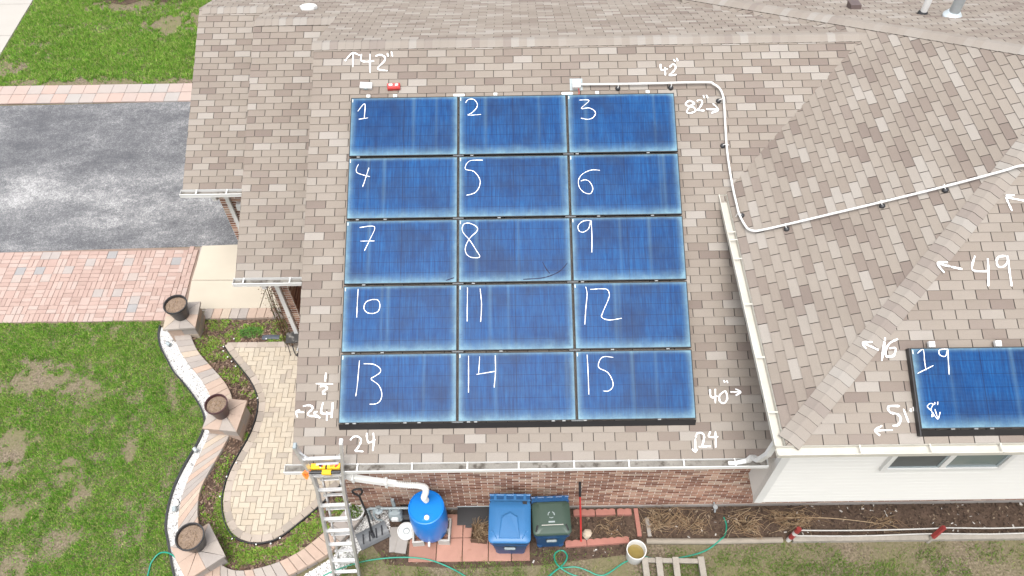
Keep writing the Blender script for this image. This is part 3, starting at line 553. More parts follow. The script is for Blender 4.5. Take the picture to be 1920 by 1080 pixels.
# gutters
def gutter(A, B, out, mat, fill, hang, hcol=None, ends=(1, 1)):
    """open trough from A to B (horizontal), out = unit vector away from the wall"""
    A, B, out = Vector(A), Vector(B), Vector(out); T = (B-A).normalized(); L = (B-A).length
    M = FR(A, T, out, (0, 0, 1)); m = MB(); rev = T.cross(out).z < 0
    m.box((0, .002, -.080), (L, .006, .010), M=M); m.box((.001, .0065, -.080), (L-.001, .114, -.0765), M=M); m.box((0, .1145, -.080), (L, .118, -.002), M=M); m.box((0, .112, -.0015), (L, .126, .007), M=M)
    if ends[0]: m.box((0, .0067, -.076), (.004, .114, -.003), M=M)
    if ends[1]: m.box((L-.004, .0067, -.076), (L, .114, -.003), M=M)
    g = m.build('gutter', mat, house)
    MB().box((.006, .007, -.076), (L-.006, .1135, fill), M=M).build('silt', M_silt if mat is M_white else M_offwhite, g)
    for t in hang: MB().box((t-.011, .0, .009), (t+.010, .124, .012), M=M).build('hanger', mat if hcol is None else hcol, g)
    return g
gutter((-.10, -.004, EZ), (6.70, -.004, EZ), (0, -1, 0), M_white, -.028, [.35, 1.03, 1.80, 2.58, 3.30, 4.08, 4.85, 5.62, 6.34])
gutter((XL_B-.03, BY0-.004, EZ), (-.002, BY0-.004, EZ), (0, -1, 0), M_white, -.05, [.18, .95])
gutter((XL_C-.03, CY0-.004, EZ), (XL_B-.002, CY0-.004, EZ), (0, -1, 0), M_white, -.05, [.3, .85])
gutter((XE-.116, YF-.004, EZ+HW), (13.5, YF-.004, EZ+HW), (0, -1, 0), M_offwhite, -.045, [1.0, 1.85, 2.7, 3.55, 4.5, 5.4], ends=(0, 1))
gutter((XE-.008, YF, EZ+HW), (XE-.008, 3.62, EZ+HW), (-1, 0, 0), M_offwhite, -.06, [.45, 1.25, 2.1, 2.9, 3.25, 3.4], ends=(0, 1))
# downspouts
def dsp(name, pts, flat=(.075, .055), mat=M_white): return MB().tube(pts, 0, flat=flat).build(name, mat, house)
dsp('downspout', [(-1.02, BY0-.06, EZ-.1), (-1.02, BY0-.06, EZ-.2), (-1.02, 3.70, EZ-.42), (-1.02, 3.70, .12), (-1.06, 3.55, .05)])
dsp('downspout', [(-2.30, CY0-.06, EZ-.1), (-2.30, CY0-.06, EZ-.2), (-2.30, 5.755, EZ-.42), (-2.30, 5.755, .12), (-2.34, 5.60, .05)])
dsp('downspout', [(XE-.06, -.42, EZ+HW-.09), (XE-.06, -.40, EZ+1.0), (XE-.05, -.28, EZ+.55), (XE-.03, -.10, EZ+.26), (XE-.05, -.075, EZ+.08), (XE-.20, -.07, EZ-.015), (XE-.30, -.07, EZ-.02)], (.072, .055))
MB().cbox((-2.12, 5.76, 1.83), (.12, .1, .16), ch=.02).build('porch_lamp', M_white, house)
bib = MB().tube([(6.5, .35, .16), (6.5, .24, .16), (6.5, .20, .10)], .016); bib.lathe([(.0, 0), (.04, 0), (.04, .012), (0, .012)], (6.5, .25, .19), 10); bib.build('hose_bib', M_steel, house)
# vents on the back slopes
def onback(x, y): return EZ+HW+(YB-y)*PM
vt = MB().lathe([(.15, 0), (.165, .03), (.165, .075), (.12, .10), (.0, .105)], (0, 0, 0), 8); 
vt.box((-.24, -.24, -.012), (.24, .24, .002))
vt.build('roof_vent', M_white, house, M=F_back(-.66, 8.56, EZ+(yb-8.56)*PM))
bv = MB().add([(-.09,-.10,0),(.09,-.10,0),(.09,.10,0),(-.09,.10,0),(-.09,-.10,.13),(.09,-.10,.13),(.09,.10,.08),(-.09,.10,.08)], [(3,2,1,0),(4,5,6,7),(0,1,5,4),(1,2,6,5),(2,3,7,6),(3,0,4,7)])
M_brown = plain('brown vent metal', (.085,.06,.055), .5, var=.15)
bv.box((-.14, -.14, -.008), (.14, .14, .003)); bv.build('roof_vent', M_brown, house, M=F_back(9.17, 7.42, onback(0, 7.42)))
pz = onback(0, 6.95)
pv = MB().tube([(10.13, 6.93, pz-.05), (10.13, 6.93, pz+.55)], .055, 14).build('vent_pipe', M_white, house, smooth=True)
pb = MB(); pb.lathe([(.085, -.03), (.085, .035), (.062, .075), (.06, .075)], (10.13, 6.93, pz), 14); pb.box((-.16, -.16, .0), (.16, .14, .006), M=F_back(10.13, 6.93, pz)); pb.build('boot', M_dark, pv)
fz = onback(0, 6.74)
fl = MB().tube([(10.53, 6.74, fz-.05), (10.53, 6.74, fz+.75)], .085, 18).build('flue', M_steel, house, smooth=True)
fb = MB().lathe([(.155, -.07), (.155, .03), (.10, .10), (.088, .10)], (10.53, 6.74, fz), 18); fb.box((-.2, -.2, 0), (.2, .2, .006), M=F_back(10.53, 6.74, fz)); fb.build('flashing', plain('dull zinc', (.50,.55,.57), .45, .4), fl)

# ---- chalk marks on the roofs
def ribbon(m, pts, w, nrm, dz=0):
    pts = [Vector(p) for p in pts]
    if len(pts) > 2: pts = smooth_path(pts, 5)
    else: pts = [pts[0].lerp(pts[1], k/4) for k in range(5)]
    nrm = Vector(nrm); n = len(pts); L, Rr = [], []
    for k, p in enumerate(pts):
        t = (pts[min(k+1, n-1)]-pts[max(k-1, 0)]); s = t.cross(nrm)
        if s.length < 1e-8: s = Vector((1, 0, 0))
        s.normalize(); ww = w*(.5+.18*random.uniform(-1, 1))*(.75 if k in (0, n-1) else 1)
        L.append(p-s*ww+nrm*dz); Rr.append(p+s*ww+nrm*dz)
    for k in range(n-1): m.add([L[k], Rr[k], Rr[k+1], L[k+1]], [(0, 1, 2, 3)])
def characters(strokes):
    box = lambda s: (min(p[0] for p in s)-.004, max(p[0] for p in s)+.004, min(p[1] for p in s)-.004, max(p[1] for p in s)+.004)
    out = []
    for s in strokes:
        b = box(s); hit = [c for c in out if any(b[0] < d[1] and d[0] < b[1] and b[2] < d[3] and d[2] < b[3] for d in map(box, c))]
        new = [s]
        for c in hit: new += c; out.remove(c)
        out.append(new)
    return out
for key, strokes in CHALK.items():
    if key.isdigit(): continue
    par = r_main if key[0] == 'm' else r_wfront; inv = FRAME[par.name].inverted()
    for chars in characters([[inv @ Vector(p) for p in s] for s in strokes]):
        m = MB()
        for s in chars: ribbon(m, s, .0225, (0, 0, 1), .008)
        o = m.build('chalk_character', M_chalk, par); o['label'] = 'white chalk character of the mark '+key[2:]
# ------------------------------------------------------------ ground and paving
g_ = MB(); n = 60; S_ = 150
g_.add([(-S_, -S_, 0), (S_, -S_, 0), (S_, S_, 0), (-S_, S_, 0)], [(0, 1, 2, 3)])
tag(g_.build('ground', M_ground), kind='structure')
tag(sheet('driveway', [(-14, 6.22), (-7.9, 6.19), (-5.6, 6.24), (-3.56, 6.28), (-2.4, 6.28), (-2.4, 11.02), (-4.9, 11.05), (-8, 11.0), (-9.8, 10.99), (-14, 10.99)], .006, M_asphalt), kind='structure')
# asphalt crack
# concrete sidewalk at the street: slabs
sw = tag(sheet('sidewalk', [(-15, 11.72), (-10.49, 11.72), (-10.55, 17.5), (-15, 17.5)], .004, M_slab), kind='structure')
for k in range(5):
    y0 = 11.73+k*1.47-.81; a = max(y0, 11.73)
    MB().box((-13, a+.006, .0), (-10.5, y0+1.47-.006, .035)).build('slab', M_walk, sw)
# walk to the porch
walk = tag(sheet('walkway', [(-3.6, 6.27), (-3.52, 4.57), (.3, 4.57), (.3, 6.29)], .006, M_slab), kind='structure')
for a in ([(-3.555, 6.265), (-3.565, 5.34), (-1.3, 5.31), (-1.3, 6.28), (-2.8, 6.29)], [(-3.568, 5.328), (-3.505, 4.60), (-2.015, 4.595), (-1.96, 5.30), (-2.6, 5.315)], [(-1.945, 5.30), (-2.003, 4.595), (-.3, 4.59), (-.3, 5.29)], [(-1.288, 6.27), (-1.288, 5.31), (.25, 5.30), (.25, 6.27)]):
    MB().prism(a, 0, .045, ch=.006).build('slab', M_concrete, walk)
# pink paver path beside the drive, laid in 8 inch modules of bars and squares
path = tag(sheet('path', [(-14, 4.33), (-3.53, 4.34), (-3.60, 6.26), (-14, 6.19)], .005, M_sand), kind='structure')
def bar(w, h): 
    me = MB().cbox((0, 0, .0125), (w-.006, h-.006, .025), ch=.004).mesh('paver'); return me
b_h, b_v, b_s = bar(.203, .1015), bar(.1015, .203), bar(.203, .203)
for me in (b_h, b_v): me.materials.append(M_pinkpaver)
b_s2 = b_s.copy(); b_s.materials.append(M_graypaver); b_s2.materials.append(M_pinkpaver)
pl_ = []
nx = 40
for i in range(nx):
    for j in range(9):
        x = -4.02-i*.2035; y = 4.44+j*.2035+(.006*math.sin(i*.7)); r = random.random()
        if r < .10: pl_.append((b_s, x, y))
        elif r < .22: pl_.append((b_s2, x, y))
        elif r < .62: pl_ += [(b_h, x, y-.051), (b_h, x, y+.051)]
        else: pl_ += [(b_v, x-.051, y), (b_v, x+.051, y)]
for j in range(9):
    for i in range(4):
        x = -3.865+i*.1035-.012*(j > 4); y = 4.44+j*.2035+(.1 if i % 2 else 0)
        if x < -3.57-.02*(y-4.4)+.02 and y < 6.2: pl_.append((b_v, x, y))
pl_ = [p for p in pl_ if in_frame((p[1]+.1, p[2], 0), 40)]
pl_.sort(key=lambda p: -p[1]); stf = MB()
for k, (me, x, y) in enumerate(pl_):
    z = random.uniform(.006, .011); rz = random.uniform(-.012, .012)
    if k < 300: o = link('paver', me, None, path, loc=(x, y, z)); o.rotation_euler.z = rz
    else: stf.cbox((x, y, z+.0125), ((.197 if me is not b_v else .0955), (.197 if me is not b_h else .0955), .025), random.random(), rz, ch=.004)
if stf.v: tag(stf.build('pavers', M_pinkpaver, path), kind='stuff')
# edge course of square slabs on the lawn side of the drive
edge = tag(sheet('edge_course', [(-14, 11.0), (-3.6, 11.05), (-3.6, 11.72), (-14, 11.72)], .009, M_soil), kind='structure')
sq = MB().cbox((0, 0, .02), (.352, .33, .04), ch=.005).mesh('slab')
sq.materials.append(pieces('pale pink slab', [(0, (.33,.265,.235)), (.3, (.345,.27,.235)), (.55, (.315,.275,.25)), (.75, (.35,.26,.222)), (.9, (.305,.28,.26))], .92, .08, 3, .1, 110))
for i in range(22):
    for j in range(2):
        o = link('slab', sq, None, edge, loc=(-4.0-i*.358+(.05 if j else 0)*.0, 11.20+j*.345+.004*math.sin(i), .004)); o.rotation_euler.z = random.uniform(-.012, .012)

# ---- the patio: cream herringbone inside a taupe border
PO = [(.6, 3.78), (-1.1, 3.78), (-2.54, 3.78), (-2.54, 3.71), (-2.38, 3.5), (-2.2, 3.3), (-2.02, 3.1), (-1.83, 2.86), (-1.68, 2.59), (-1.62, 2.37), (-1.62, 2.04), (-1.68, 1.72), (-1.79, 1.4), (-1.89, 1.06), (-1.92, .74), (-1.88, .42), (-1.74, .1), (-1.56, -.09), (-1.28, -.19), (-.98, -.17), (-.76, -.05), (-.49, .19), (-.25, .42), (-.06, .65), (.14, .85), (.6, .9)]
curve = [Vector((x, y, 0)) for x, y in PO[3:-1]]
curve = [Vector((p.x, p.y, 0)) for p in smooth_path(curve, 5)]
PO2 = [(.6, 3.78), (-2.54, 3.78)]+[(p.x, p.y) for p in curve]+[(.6, .9)]
patio = tag(sheet('patio', PO2, .006, M_soil), kind='structure')
def offset(pts, d):
    out = []
    for k, p in enumerate(pts):
        t = (pts[min(k+1, len(pts)-1)]-pts[max(k-1, 0)]).normalized(); out.append(p+Vector((-t.y, t.x, 0))*d)
    return out
BW = .125
cin = offset(curve, BW); inner = [(.6, 3.78-BW), (-2.47, 3.78-BW)]+[(p.x, p.y) for p in cin]+[(.6, .9+BW)]
rs = resample(curve, .197); ri = offset(rs, BW)
for k in range(len(rs)-1):
    g = .0035; a, b = rs[k].lerp(rs[k+1], g/.2), rs[k].lerp(rs[k+1], 1-g/.2); c, d = ri[k].lerp(ri[k+1], 1-g/.2), ri[k].lerp(ri[k+1], g/.2)
    MB().prism([(a.x, a.y), (b.x, b.y), (c.x, c.y), (d.x, d.y)], .004, .044+random.uniform(-.002, .002), ch=.004).build('border_stone', M_border, patio)
for k in range(15):
    x = -2.50+k*.2
    MB().box((x+.0035, 3.78-BW, .004), (x+.1965, 3.778, .043+random.uniform(-.002, .002))).build('border_stone', M_border, patio)
U_ = .1015
pv_h = MB().cbox((U_, U_/2, .018), (2*U_-.005, U_-.005, .036), ch=.0035).mesh('paver'); pv_v = MB().cbox((U_/2, U_, .018), (U_-.005, 2*U_-.005, .036), ch=.0035).mesh('paver'); pv_c = MB().cbox((U_/2, U_/2, .018), (U_-.005, U_-.005, .036), ch=.0035).mesh('paver')
for me in (pv_h, pv_v, pv_c): me.materials.append(M_paver)
npv = 0
wide_ = [(p.x, p.y) for p in offset(curve, BW-.055)]; inner2 = [(.6, 3.78-BW+.05), (-2.50, 3.78-BW+.05)]+wide_+[(.6, .9+BW)]
def near_in(p): return inside(p, inner2)
for j in range(-4, 40):
    for i in range(-26, 6):
        x, y = i*U_, j*U_; cl = (i-j) % 4
        if cl == 0: me, cells = pv_h, [(x, y), (x+U_, y)]
        elif cl == 3: me, cells = pv_v, [(x, y), (x, y+U_)]
        else: continue
        ins = [near_in((a+U_/2, b+U_/2)) for a, b in cells]
        if x > .35: continue
        if all(ins): link('paver', me, None, patio, loc=(x, y, random.uniform(.002, .005))); npv += 1
        else:
            for t, (a, b) in zip(ins, cells):
                if t: link('paver', pv_c, None, patio, loc=(a, b, random.uniform(.002, .005))); npv += 1

# ---- garden bed, gravel, edging
ED = [(-3.93, 4.20), (-3.93, 4.12), (-3.9, 3.94), (-3.79, 3.69), (-3.62, 3.44), (-3.39, 3.12), (-3.15, 2.88), (-2.86, 2.56), (-2.67, 2.3), (-2.56, 2.06), (-2.56, 1.83), (-2.62, 1.55), (-2.72, 1.24), (-2.81, .85), (-2.83, .49), (-2.79, .11), (-2.67, -.19), (-2.45, -.7), (-2.2, -1.15), (-1.8, -1.5)]
edp = smooth_path([Vector((x, y, .03)) for x, y in ED], 4)
WO = [(-3.51, 3.86), (-3.34, 3.54), (-3.11, 3.24), (-2.84, 2.95), (-2.67, 2.74), (-2.49, 2.46), (-2.4, 2.15), (-2.36, 1.85), (-2.38, 1.55), (-2.48, 1.11), (-2.54, 0.78), (-2.56, 0.47), (-2.51, 0.07), (-2.37, -0.33), (-2.12, -0.69), (-1.79, -0.93), (-1.39, -1.03), (-0.98, -0.99), (-0.54, -0.8), (-0.25, -0.65), (0.08, -0.45), (0.24, -0.27), (0.4, -0.08), (0.54, 0.11)]
WI = [(-3.19, 3.87), (-3.02, 3.57), (-2.84, 3.35), (-2.56, 3.07), (-2.28, 2.77), (-2.1, 2.48), (-2.01, 2.15), (-1.97, 1.9), (-1.99, 1.65), (-2.09, 1.31), (-2.21, 0.94), (-2.27, 0.65), (-2.24, 0.34), (-2.17, 0.09), (-2.02, -0.24), (-1.84, -0.47), (-1.62, -0.62), (-1.41, -0.7), (-1.12, -0.69), (-0.73, -0.58), (-0.36, -0.38), (-0.01, -0.07), (0.11, 0.06), (0.24, 0.26)]
wo = smooth_path([Vector((x, y, 0)) for x, y in WO], 6); wi = smooth_path([Vector((x, y, 0)) for x, y in WI], 6)
bed_out = [(p.x, p.y) for p in wi]
tag(sheet('garden_bed', [(-3.5, 4.34), (.3, 4.34), (.3, 3.7), (.5, .8), (.6, .3), (.5, .15)]+[(p.x, p.y) for p in offset(wi, -.1)][::-1], .0025, M_soil), kind='structure')
bank = offset(wi, .24); bkm = MB()
for k in range(len(wi)-1): bkm.add([(wi[k].x, wi[k].y, .14), (wi[k+1].x, wi[k+1].y, .14), (bank[k+1].x, bank[k+1].y, .003), (bank[k].x, bank[k].y, .003)], [(0, 1, 2, 3)])
tag(bkm.build('soil_bank', M_soil), kind='structure')
def bedz(x, y): return .14*max(0, 1-min(math.hypot(x-p.x, y-p.y) for p in wi[::2])/.24)
tag(sheet('stone_strip', [(p.x, p.y) for p in edp]+[(p.x, p.y) for p in offset(wo, .12)[:96]][::-1], .0035, M_stone), kind='structure')
tag(sheet('gravel_patch', [(-.75, -1.25), (-.3, -.72), (.1, -.45), (.5, .1), (.62, .33), (.95, .33), (1.02, .0), (.62, -.22), (.48, -.45), (.2, -.8), (-.2, -1.3)], .0045, M_gravel), kind='structure')
tag(sheet('soil_strip', [(.62, .36), (12.5, .36), (12.5, -.24), (5.3, -.25), (5.1, -.45), (3.5, -.62), (2.2, -.66), (1.0, -.58), (.7, -.2)], .0015, M_soil), kind='structure')
ebm = MB().tube(edp, 0, flat=(.025, .07)); tag(ebm.build('lawn_edging', M_dark), 'black plastic lawn edging beside the white stone strip', 'edging')
pe = MB().tube([Vector((p.x, p.y, .03)) for p in offset(curve, -.02)], 0, flat=(.015, .06)); tag(pe.build('paver_edging', M_dark), 'thin black edging strip along the curved patio border', 'edging')
def scatter_poly(poly, n):
    xs = [p[0] for p in poly]; ys = [p[1] for p in poly]; out = []; k = 0
    while len(out) < n and k < n*40:
        k += 1; p = (random.uniform(min(xs), max(xs)), random.uniform(min(ys), max(ys)))
        if inside(p, poly): out.append(p)
    return out
def stones(name, poly, n, lo, hi, mat, label, cat, z=.005):
    m = MB()
    for x, y in scatter_poly(poly, n):
        a = random.uniform(lo, hi); rz = random.uniform(0, 6.28); c, s = math.cos(rz), math.sin(rz)
        v = []
        for dx, dy, dz in ((1,0,0),(0,1,0),(-1,0,0),(0,-1,0),(0,0,1),(0,0,-.6)):
            q = random.uniform(.7, 1.25); X, Y = dx*a*1.25*q, dy*a*q; v.append((x+X*c-Y*s, y+X*s+Y*c, z+a*.3+dz*a*.65*q))
        m.add(v, [(0,1,4),(1,2,4),(2,3,4),(3,0,4),(1,0,5),(2,1,5),(3,2,5),(0,3,5)], random.random())
    return tag(m.build(name, mat), label, cat, kind='stuff')
strip = [(p.x, p.y) for p in offset(edp, .03)]+[(p.x, p.y) for p in offset(wo, .05)[:96]][::-1]
stones('white_stones', strip, 5200, .010, .021, M_stone, 'white marble chips between the lawn edging and the garden wall', 'stones')
stones('gravel', [(-.75, -1.25), (-.3, -.72), (.1, -.45), (.5, .1), (.62, .33), (.95, .33), (1.02, .0), (.62, -.22), (.48, -.45), (.2, -.8), (-.2, -1.3)], 3800, .009, .019, M_gravel, 'grey and white gravel around the foot of the ladder', 'gravel')
# mulch chips and ground cover
bedpoly = [(-3.3, 4.32), (-.9, 4.32), (-.9, 3.8), (-2.56, 3.8)]+[(p.x, p.y) for p in offset(curve, -.05)]+[(.3, .5), (.25, .2)]+[(p.x, p.y) for p in wi][::-1]
def chips(name, poly, n, size, mat, label, cat, z=.004):
    m = MB()
    for x, y in scatter_poly(poly, n):
        a = random.uniform(*size); rz = random.uniform(0, 6.28); t = random.uniform(-.5, .5); dx, dy = math.cos(rz)*a, math.sin(rz)*a; w = a*random.uniform(.25, .6); wx, wy = -math.sin(rz)*w, math.cos(rz)*w
        h = z+random.uniform(.0, .02)+(bedz(x, y) if x < .5 else 0)
        m.add([(x-dx-wx, y-dy-wy, h), (x+dx-wx, y+dy-wy, h+t*a), (x+dx+wx, y+dy+wy, h+t*a+.004), (x-dx+wx, y-dy+wy, h+.006)], [(0, 1, 2, 3)], random.random())
    return tag(m.build(name, mat), label, cat, kind='stuff')
chips('mulch', bedpoly, 9000, (.010, .034), M_mulch, 'dark bark mulch covering the curved garden bed', 'mulch')
chips('leaf_litter', [(.65, .33), (12.3, .33), (12.3, -.24), (5.3, -.25), (5.1, -.45), (3.5, -.6), (1.0, -.55)], 5200, (.006, .026), M_litter, 'dry litter on the soil strip below the house wall', 'litter')
def tufts(name, spots, mat, label, cat):
    """low leafy mats: (x, y, rx, ry, count, height)"""
    m = MB()
    for x0, y0, rx, ry, cnt, hh in spots:
        for _ in range(cnt):
            a = random.uniform(0, 6.28); q = math.sqrt(random.random()); x, y = x0+rx*q*math.cos(a), y0+ry*q*math.sin(a); h = hh*(1-.6*q*q)*random.uniform(.3, 1); s = random.uniform(.008, .022); zb = bedz(x, y)
            d = random.uniform(0, 6.28); dx, dy = math.cos(d)*s, math.sin(d)*s; tx, ty = random.uniform(-.02, .02), random.uniform(-.02, .02)
            m.add([(x-dx, y-dy, zb+h*.5), (x+dx, y+dy, zb+h*.5), (x+tx+dy, y+ty-dx, zb+h+.012)], [(0, 1, 2)], random.random())
    return tag(m.build(name, mat), label, cat, kind='stuff')
cov = []
for x, y in scatter_poly(bedpoly, 150):
    if y > 2.6 or y < 1.6 or random.random() < .3: cov.append((x, y, random.uniform(.05, .15), random.uniform(.05, .14), random.randint(50, 150), .05))
cov += [(-.55, -.18, .16, .13, 900, .05), (-.2, .08, .15, .14, 700, .05), (-.85, -.4, .25, .12, 900, .05), (-1.3, -.45, .25, .15, 800, .05), (-1.8, .1, .12, .2, 500, .05), (-1.95, .5, .08, .15, 250, .05), (-2.0, 1.1, .08, .1, 220, .06), (-1.75, 1.75, .1, .08, 160, .06), (.1, .3, .12, .12, 500, .05), (-.35, .0, .30, .16, 1500, .05), (-.75, -.36, .40, .10, 1700, .05), (-1.25, -.42, .38, .16, 1800, .05), (-1.72, -.02, .16, .28, 1200, .05), (-1.93, .45, .12, .28, 900, .05), (-1.5, -.3, .2, .12, 700, .05), (-2.8, 4.15, .2, .1, 350, .05), (-2.75, 3.72, .14, .16, 260, .05), (-1.5, 4.25, .35, .05, 300, .05)]
tufts('ground_cover', cov, M_cover, 'low green ground cover spreading through the garden bed', 'ground cover')
clover = MB()
# ---- the low curved wall with its cap stones
WT = .22
gw = thing('garden_wall', 'low curved garden wall capped with blended tan and grey stones', 'wall', (0, 0, 0))
def strip_pts(a, b, t):
    La = sum((a[k+1]-a[k]).length for k in range(len(a)-1)); 
    def at(c, d):
        for k in range(len(c)-1):
            l = (c[k+1]-c[k]).length
            if d <= l: return c[k].lerp(c[k+1], d/l)
            d -= l
        return c[-1]
    Lb = sum((b[k+1]-b[k]).length for k in range(len(b)-1)); return at(a, t*La), at(b, t*Lb)
nst = 52
for k in range(nst):
    g = .0012; t0, t1 = k/nst+g/4, (k+1)/nst-g/4
    a0, b0 = strip_pts(wo, wi, t0); a1, b1 = strip_pts(wo, wi, t1); am, bm = strip_pts(wo, wi, (t0+t1)/2)
    MB().prism([(a0.x, a0.y), (am.x, am.y), (a1.x, a1.y), (b1.x, b1.y), (bm.x, bm.y), (b0.x, b0.y)], WT-.07, WT+random.uniform(-.002, .003), ch=.007).build('cap_stone', M_wallstone, gw)
for lay in range(1):
    nb = 44
    for k in range(nb):
        t0, t1 = (k+.5*lay)/nb, min((k+1+.5*lay)/nb, 1); 
        if t0 >= 1: continue
        A0, B0 = strip_pts(wo, wi, t0+.0006); A1, B1 = strip_pts(wo, wi, t1-.0006)
        s0, s1 = A0.lerp(B0, .1), A1.lerp(B1, .1); e0, e1 = A0.lerp(B0, .9), A1.lerp(B1, .9)
        MB().prism([(s0.x, s0.y), (s1.x, s1.y), (e1.x, e1.y), (e0.x, e0.y)], .002, .149, ch=.004).build('wall_stone', M_wallstone, gw)
# flat border stones between walk and bed
bs = thing('border_row', 'row of flat tan and grey border stones between the concrete walk and the bed', 'border')
for k in range(11):
    x = -3.12+k*.178; MB().prism([(x+.003, 4.345), (x+.175, 4.345), (x+.175+.02, 4.585), (x+.003+.02, 4.585)], .002, .07+random.uniform(-.002, .002), ch=.006).build('border_stone', M_wallstone, bs)
# ---- pillars with hipped caps, each carrying a pot
def pillar(x, y, rz, label, s=.30):
    t = thing('garden_pillar', label, 'pillar', (x, y, 0), rz, 'pillars of the garden wall')
    PT = .52
    for lay in range(4):
        z0 = .002+lay*.1185; q = s*.86
        for sx, sy, w, d in ((-.5, -.5, 1, 1), (.5, -.5, 1, 1), (-.5, .5, 1, 1), (.5, .5, 1, 1)):
            off = .12*(1 if lay % 2 else -1)*sx*0
            MB().cbox((sx*q+off, sy*q, z0+.0585), (q*.985, q*.985, .115), ch=.006).build('stone', M_wallstone, t)
    # cap: slab rim of 8 stones rising to the middle
    for k in range(4):
        M = Matrix.Rotation(k*math.pi/2, 4, 'Z')
        for sg in (-1, 1):
            a = [(0.002*sg, -s, 0), (s*sg*.995, -s, 0), (0.002*sg, -.012, .032)]
            lo = [Vector((p[0], p[1], PT-.045)) for p in a]; hi = [Vector((p[0], p[1], PT+p[2])) for p in a]
            v = [M @ p for p in lo+hi]; f = [(2,1,0),(3,4,5),(0,1,4,3),(1,2,5,4),(2,0,3,5)]
            if sg < 0: f = [tuple(reversed(q)) for q in f]
            MB().add(v, f).build('cap_stone', M_wallstone, t)
    MB().cbox((0, 0, PT-.0475), (s*1.9, s*1.9, .004)).build('cap_bed', M_mortar, t)
    return t
P1, P2, P3 = (-3.31, 4.11), (-2.02, 1.95), (-1.95, -.49)
pillar(*P1, .06, 'square stone pillar with hipped cap beside the concrete walk and pink path', .31)
pillar(*P2, -.12, 'square stone pillar with hipped cap in the middle of the curved wall', .31)
pillar(*P3, .62, 'square stone pillar with hipped cap turned at the tight bend of the wall', .33)
def pot(x, y, r, hh, mat, label, z=.615, fill=True):
    t = thing('flower_pot', label, 'flower pot', (x, y, z), 0, 'pots on the pillars')
    m = MB().lathe([(r*.62, 0), (r*.66, .01), (r*.92, hh*.80), (r*.96, hh*.82), (r*.99, hh*.84), (r*1.03, hh*.98), (r*1.02, hh), (r*.93, hh), (r*.90, hh*.90), (r*.86, hh*.80), (0, hh*.78)], n=30); m.build('body', mat, t, True)
    s = MB(); N_ = 26
    s.lathe([(0.0001, hh*.86+.012), (r*.4, hh*.86+.014), (r*.7, hh*.86+.006), (r*.905, hh*.86-.004)][::-1], n=N_, cap=False); s.build('soil', M_potsoil, t, True)
    tw = MB()
    for _ in range(46):
        a, q = random.uniform(0, 6.28), r*.75*math.sqrt(random.random()); x1, y1 = q*math.cos(a), q*math.sin(a); b = random.uniform(0, 6.28); L = random.uniform(.02, .07)
        tw.tube([(x1, y1, hh*.87+.012), (x1+L*math.cos(b), y1+L*math.sin(b), hh*.87+random.uniform(.015, .035))], .0022, 3, r=random.random())
    tag(tw.build('dead_stems', M_twig, t), kind='stuff')
pot(-3.30, 4.10, .22, .37, M_pot, 'black plastic pot of bare soil on the pillar by the pink path', .547)
pot(-2.06, 1.95, .195, .37, M_potred, 'dark burgundy pot of dry soil on the middle pillar', .547)
pot(-1.97, -.385, .222, .37, M_pot, 'black pot full of dead stems on the pillar at the bend', .547)
# small spotlights among the white stones
for x, y, rz, d in ((-2.57, 1.46, .8, 'behind the middle pillar'), (-2.68, .37, .2, 'along the long bend of the wall'), (-3.62, 3.72, 1.0, 'near the pillar by the path')):
    t = thing('spot_light', 'small landscape spot light in the white stones '+d, 'light', (x, y, .01), rz, 'spot lights in the stone strip')
    MB().tube([(0, 0, 0), (0, 0, .07)], .008, 6).build('stake', M_dark, t); MB().tube([(0, -.03, .09), (0, .05, .11)], [.042, .034], 10).build('head', M_steel if d[0] == 'b' else M_grey, t)
    MB().tube([(.0, .05, .03), (.06, .12, .015), (.02, .22, .012)], .005, 5).build('cable', M_dark, t)
for x, y in ((-2.54, 3.66), (-2.52, 3.56), (-2.41, 3.42), (-2.31, 3.32), (-2.21, 3.21), (-1.66, 2.51), (-1.80, 1.22), (-1.92, .96), (-1.96, .6), (-1.60, -.14), (-1.18, -.24), (-.94, -.23), (-.80, -.14), (-1.73, 3.83), (-2.37, 3.84)):
    t = thing('stake_light', 'tiny white capped stake light beside the patio edging', 'light', (x, y, 0), 0, 'stake lights along the patio edge')
    MB().tube([(0, 0, 0), (0, 0, .07)], .006, 6).build('stake', M_dark, t); MB().lathe([(.008, .07), (.014, .075), (.013, .086), (.0001, .09)], n=10).build('cap', M_white, t)
# ------------------------------------------------------------ solar panels
PW, PH = 1.677, .987; AX0, AS0, APX, APY = .654, .553, 1.6945, 1.0163
PANEL_Z = .062   # underside of the frame above the roof, frame 40 mm
gm = MB().box((.011, .011, .030), (PW-.011, PH-.011, .0365)).mesh('cells'); gm.materials.append(M_cells)
fm = MB(); fm.box((0, 0, 0), (PW, .012, .040)); fm.box((0, PH-.012, 0), (PW, PH, .040)); fm.box((0, .0122, 0), (.012, PH-.0122, .0398)); fm.box((PW-.012, .0122, 0), (PW, PH-.0122, .0398)); fm = fm.mesh('frame'); fm.materials.append(M_frame)
lm = MB().box((.022, PH-.075, .0367), (.032, PH-.025, .0375)).mesh('label_sticker'); lm.materials.append(M_white)
words = dict(zip(list(range(1, 16))+[19], 'one two three four five six seven eight nine ten eleven twelve thirteen fourteen fifteen nineteen'.split()))
M_wipe = plain('clean dark glass', (.003,.008,.035), .3, var=.4, scale=30, spec=.1)
WIPES = {8: [[(1.62, .707), (1.514, .824), (1.383, .893), (1.224, .935), (.958, .95)], [(1.25, .685), (1.30, .79), (1.354, .866)]], 7: [[(1.51, .95), (1.63, .91)]]}
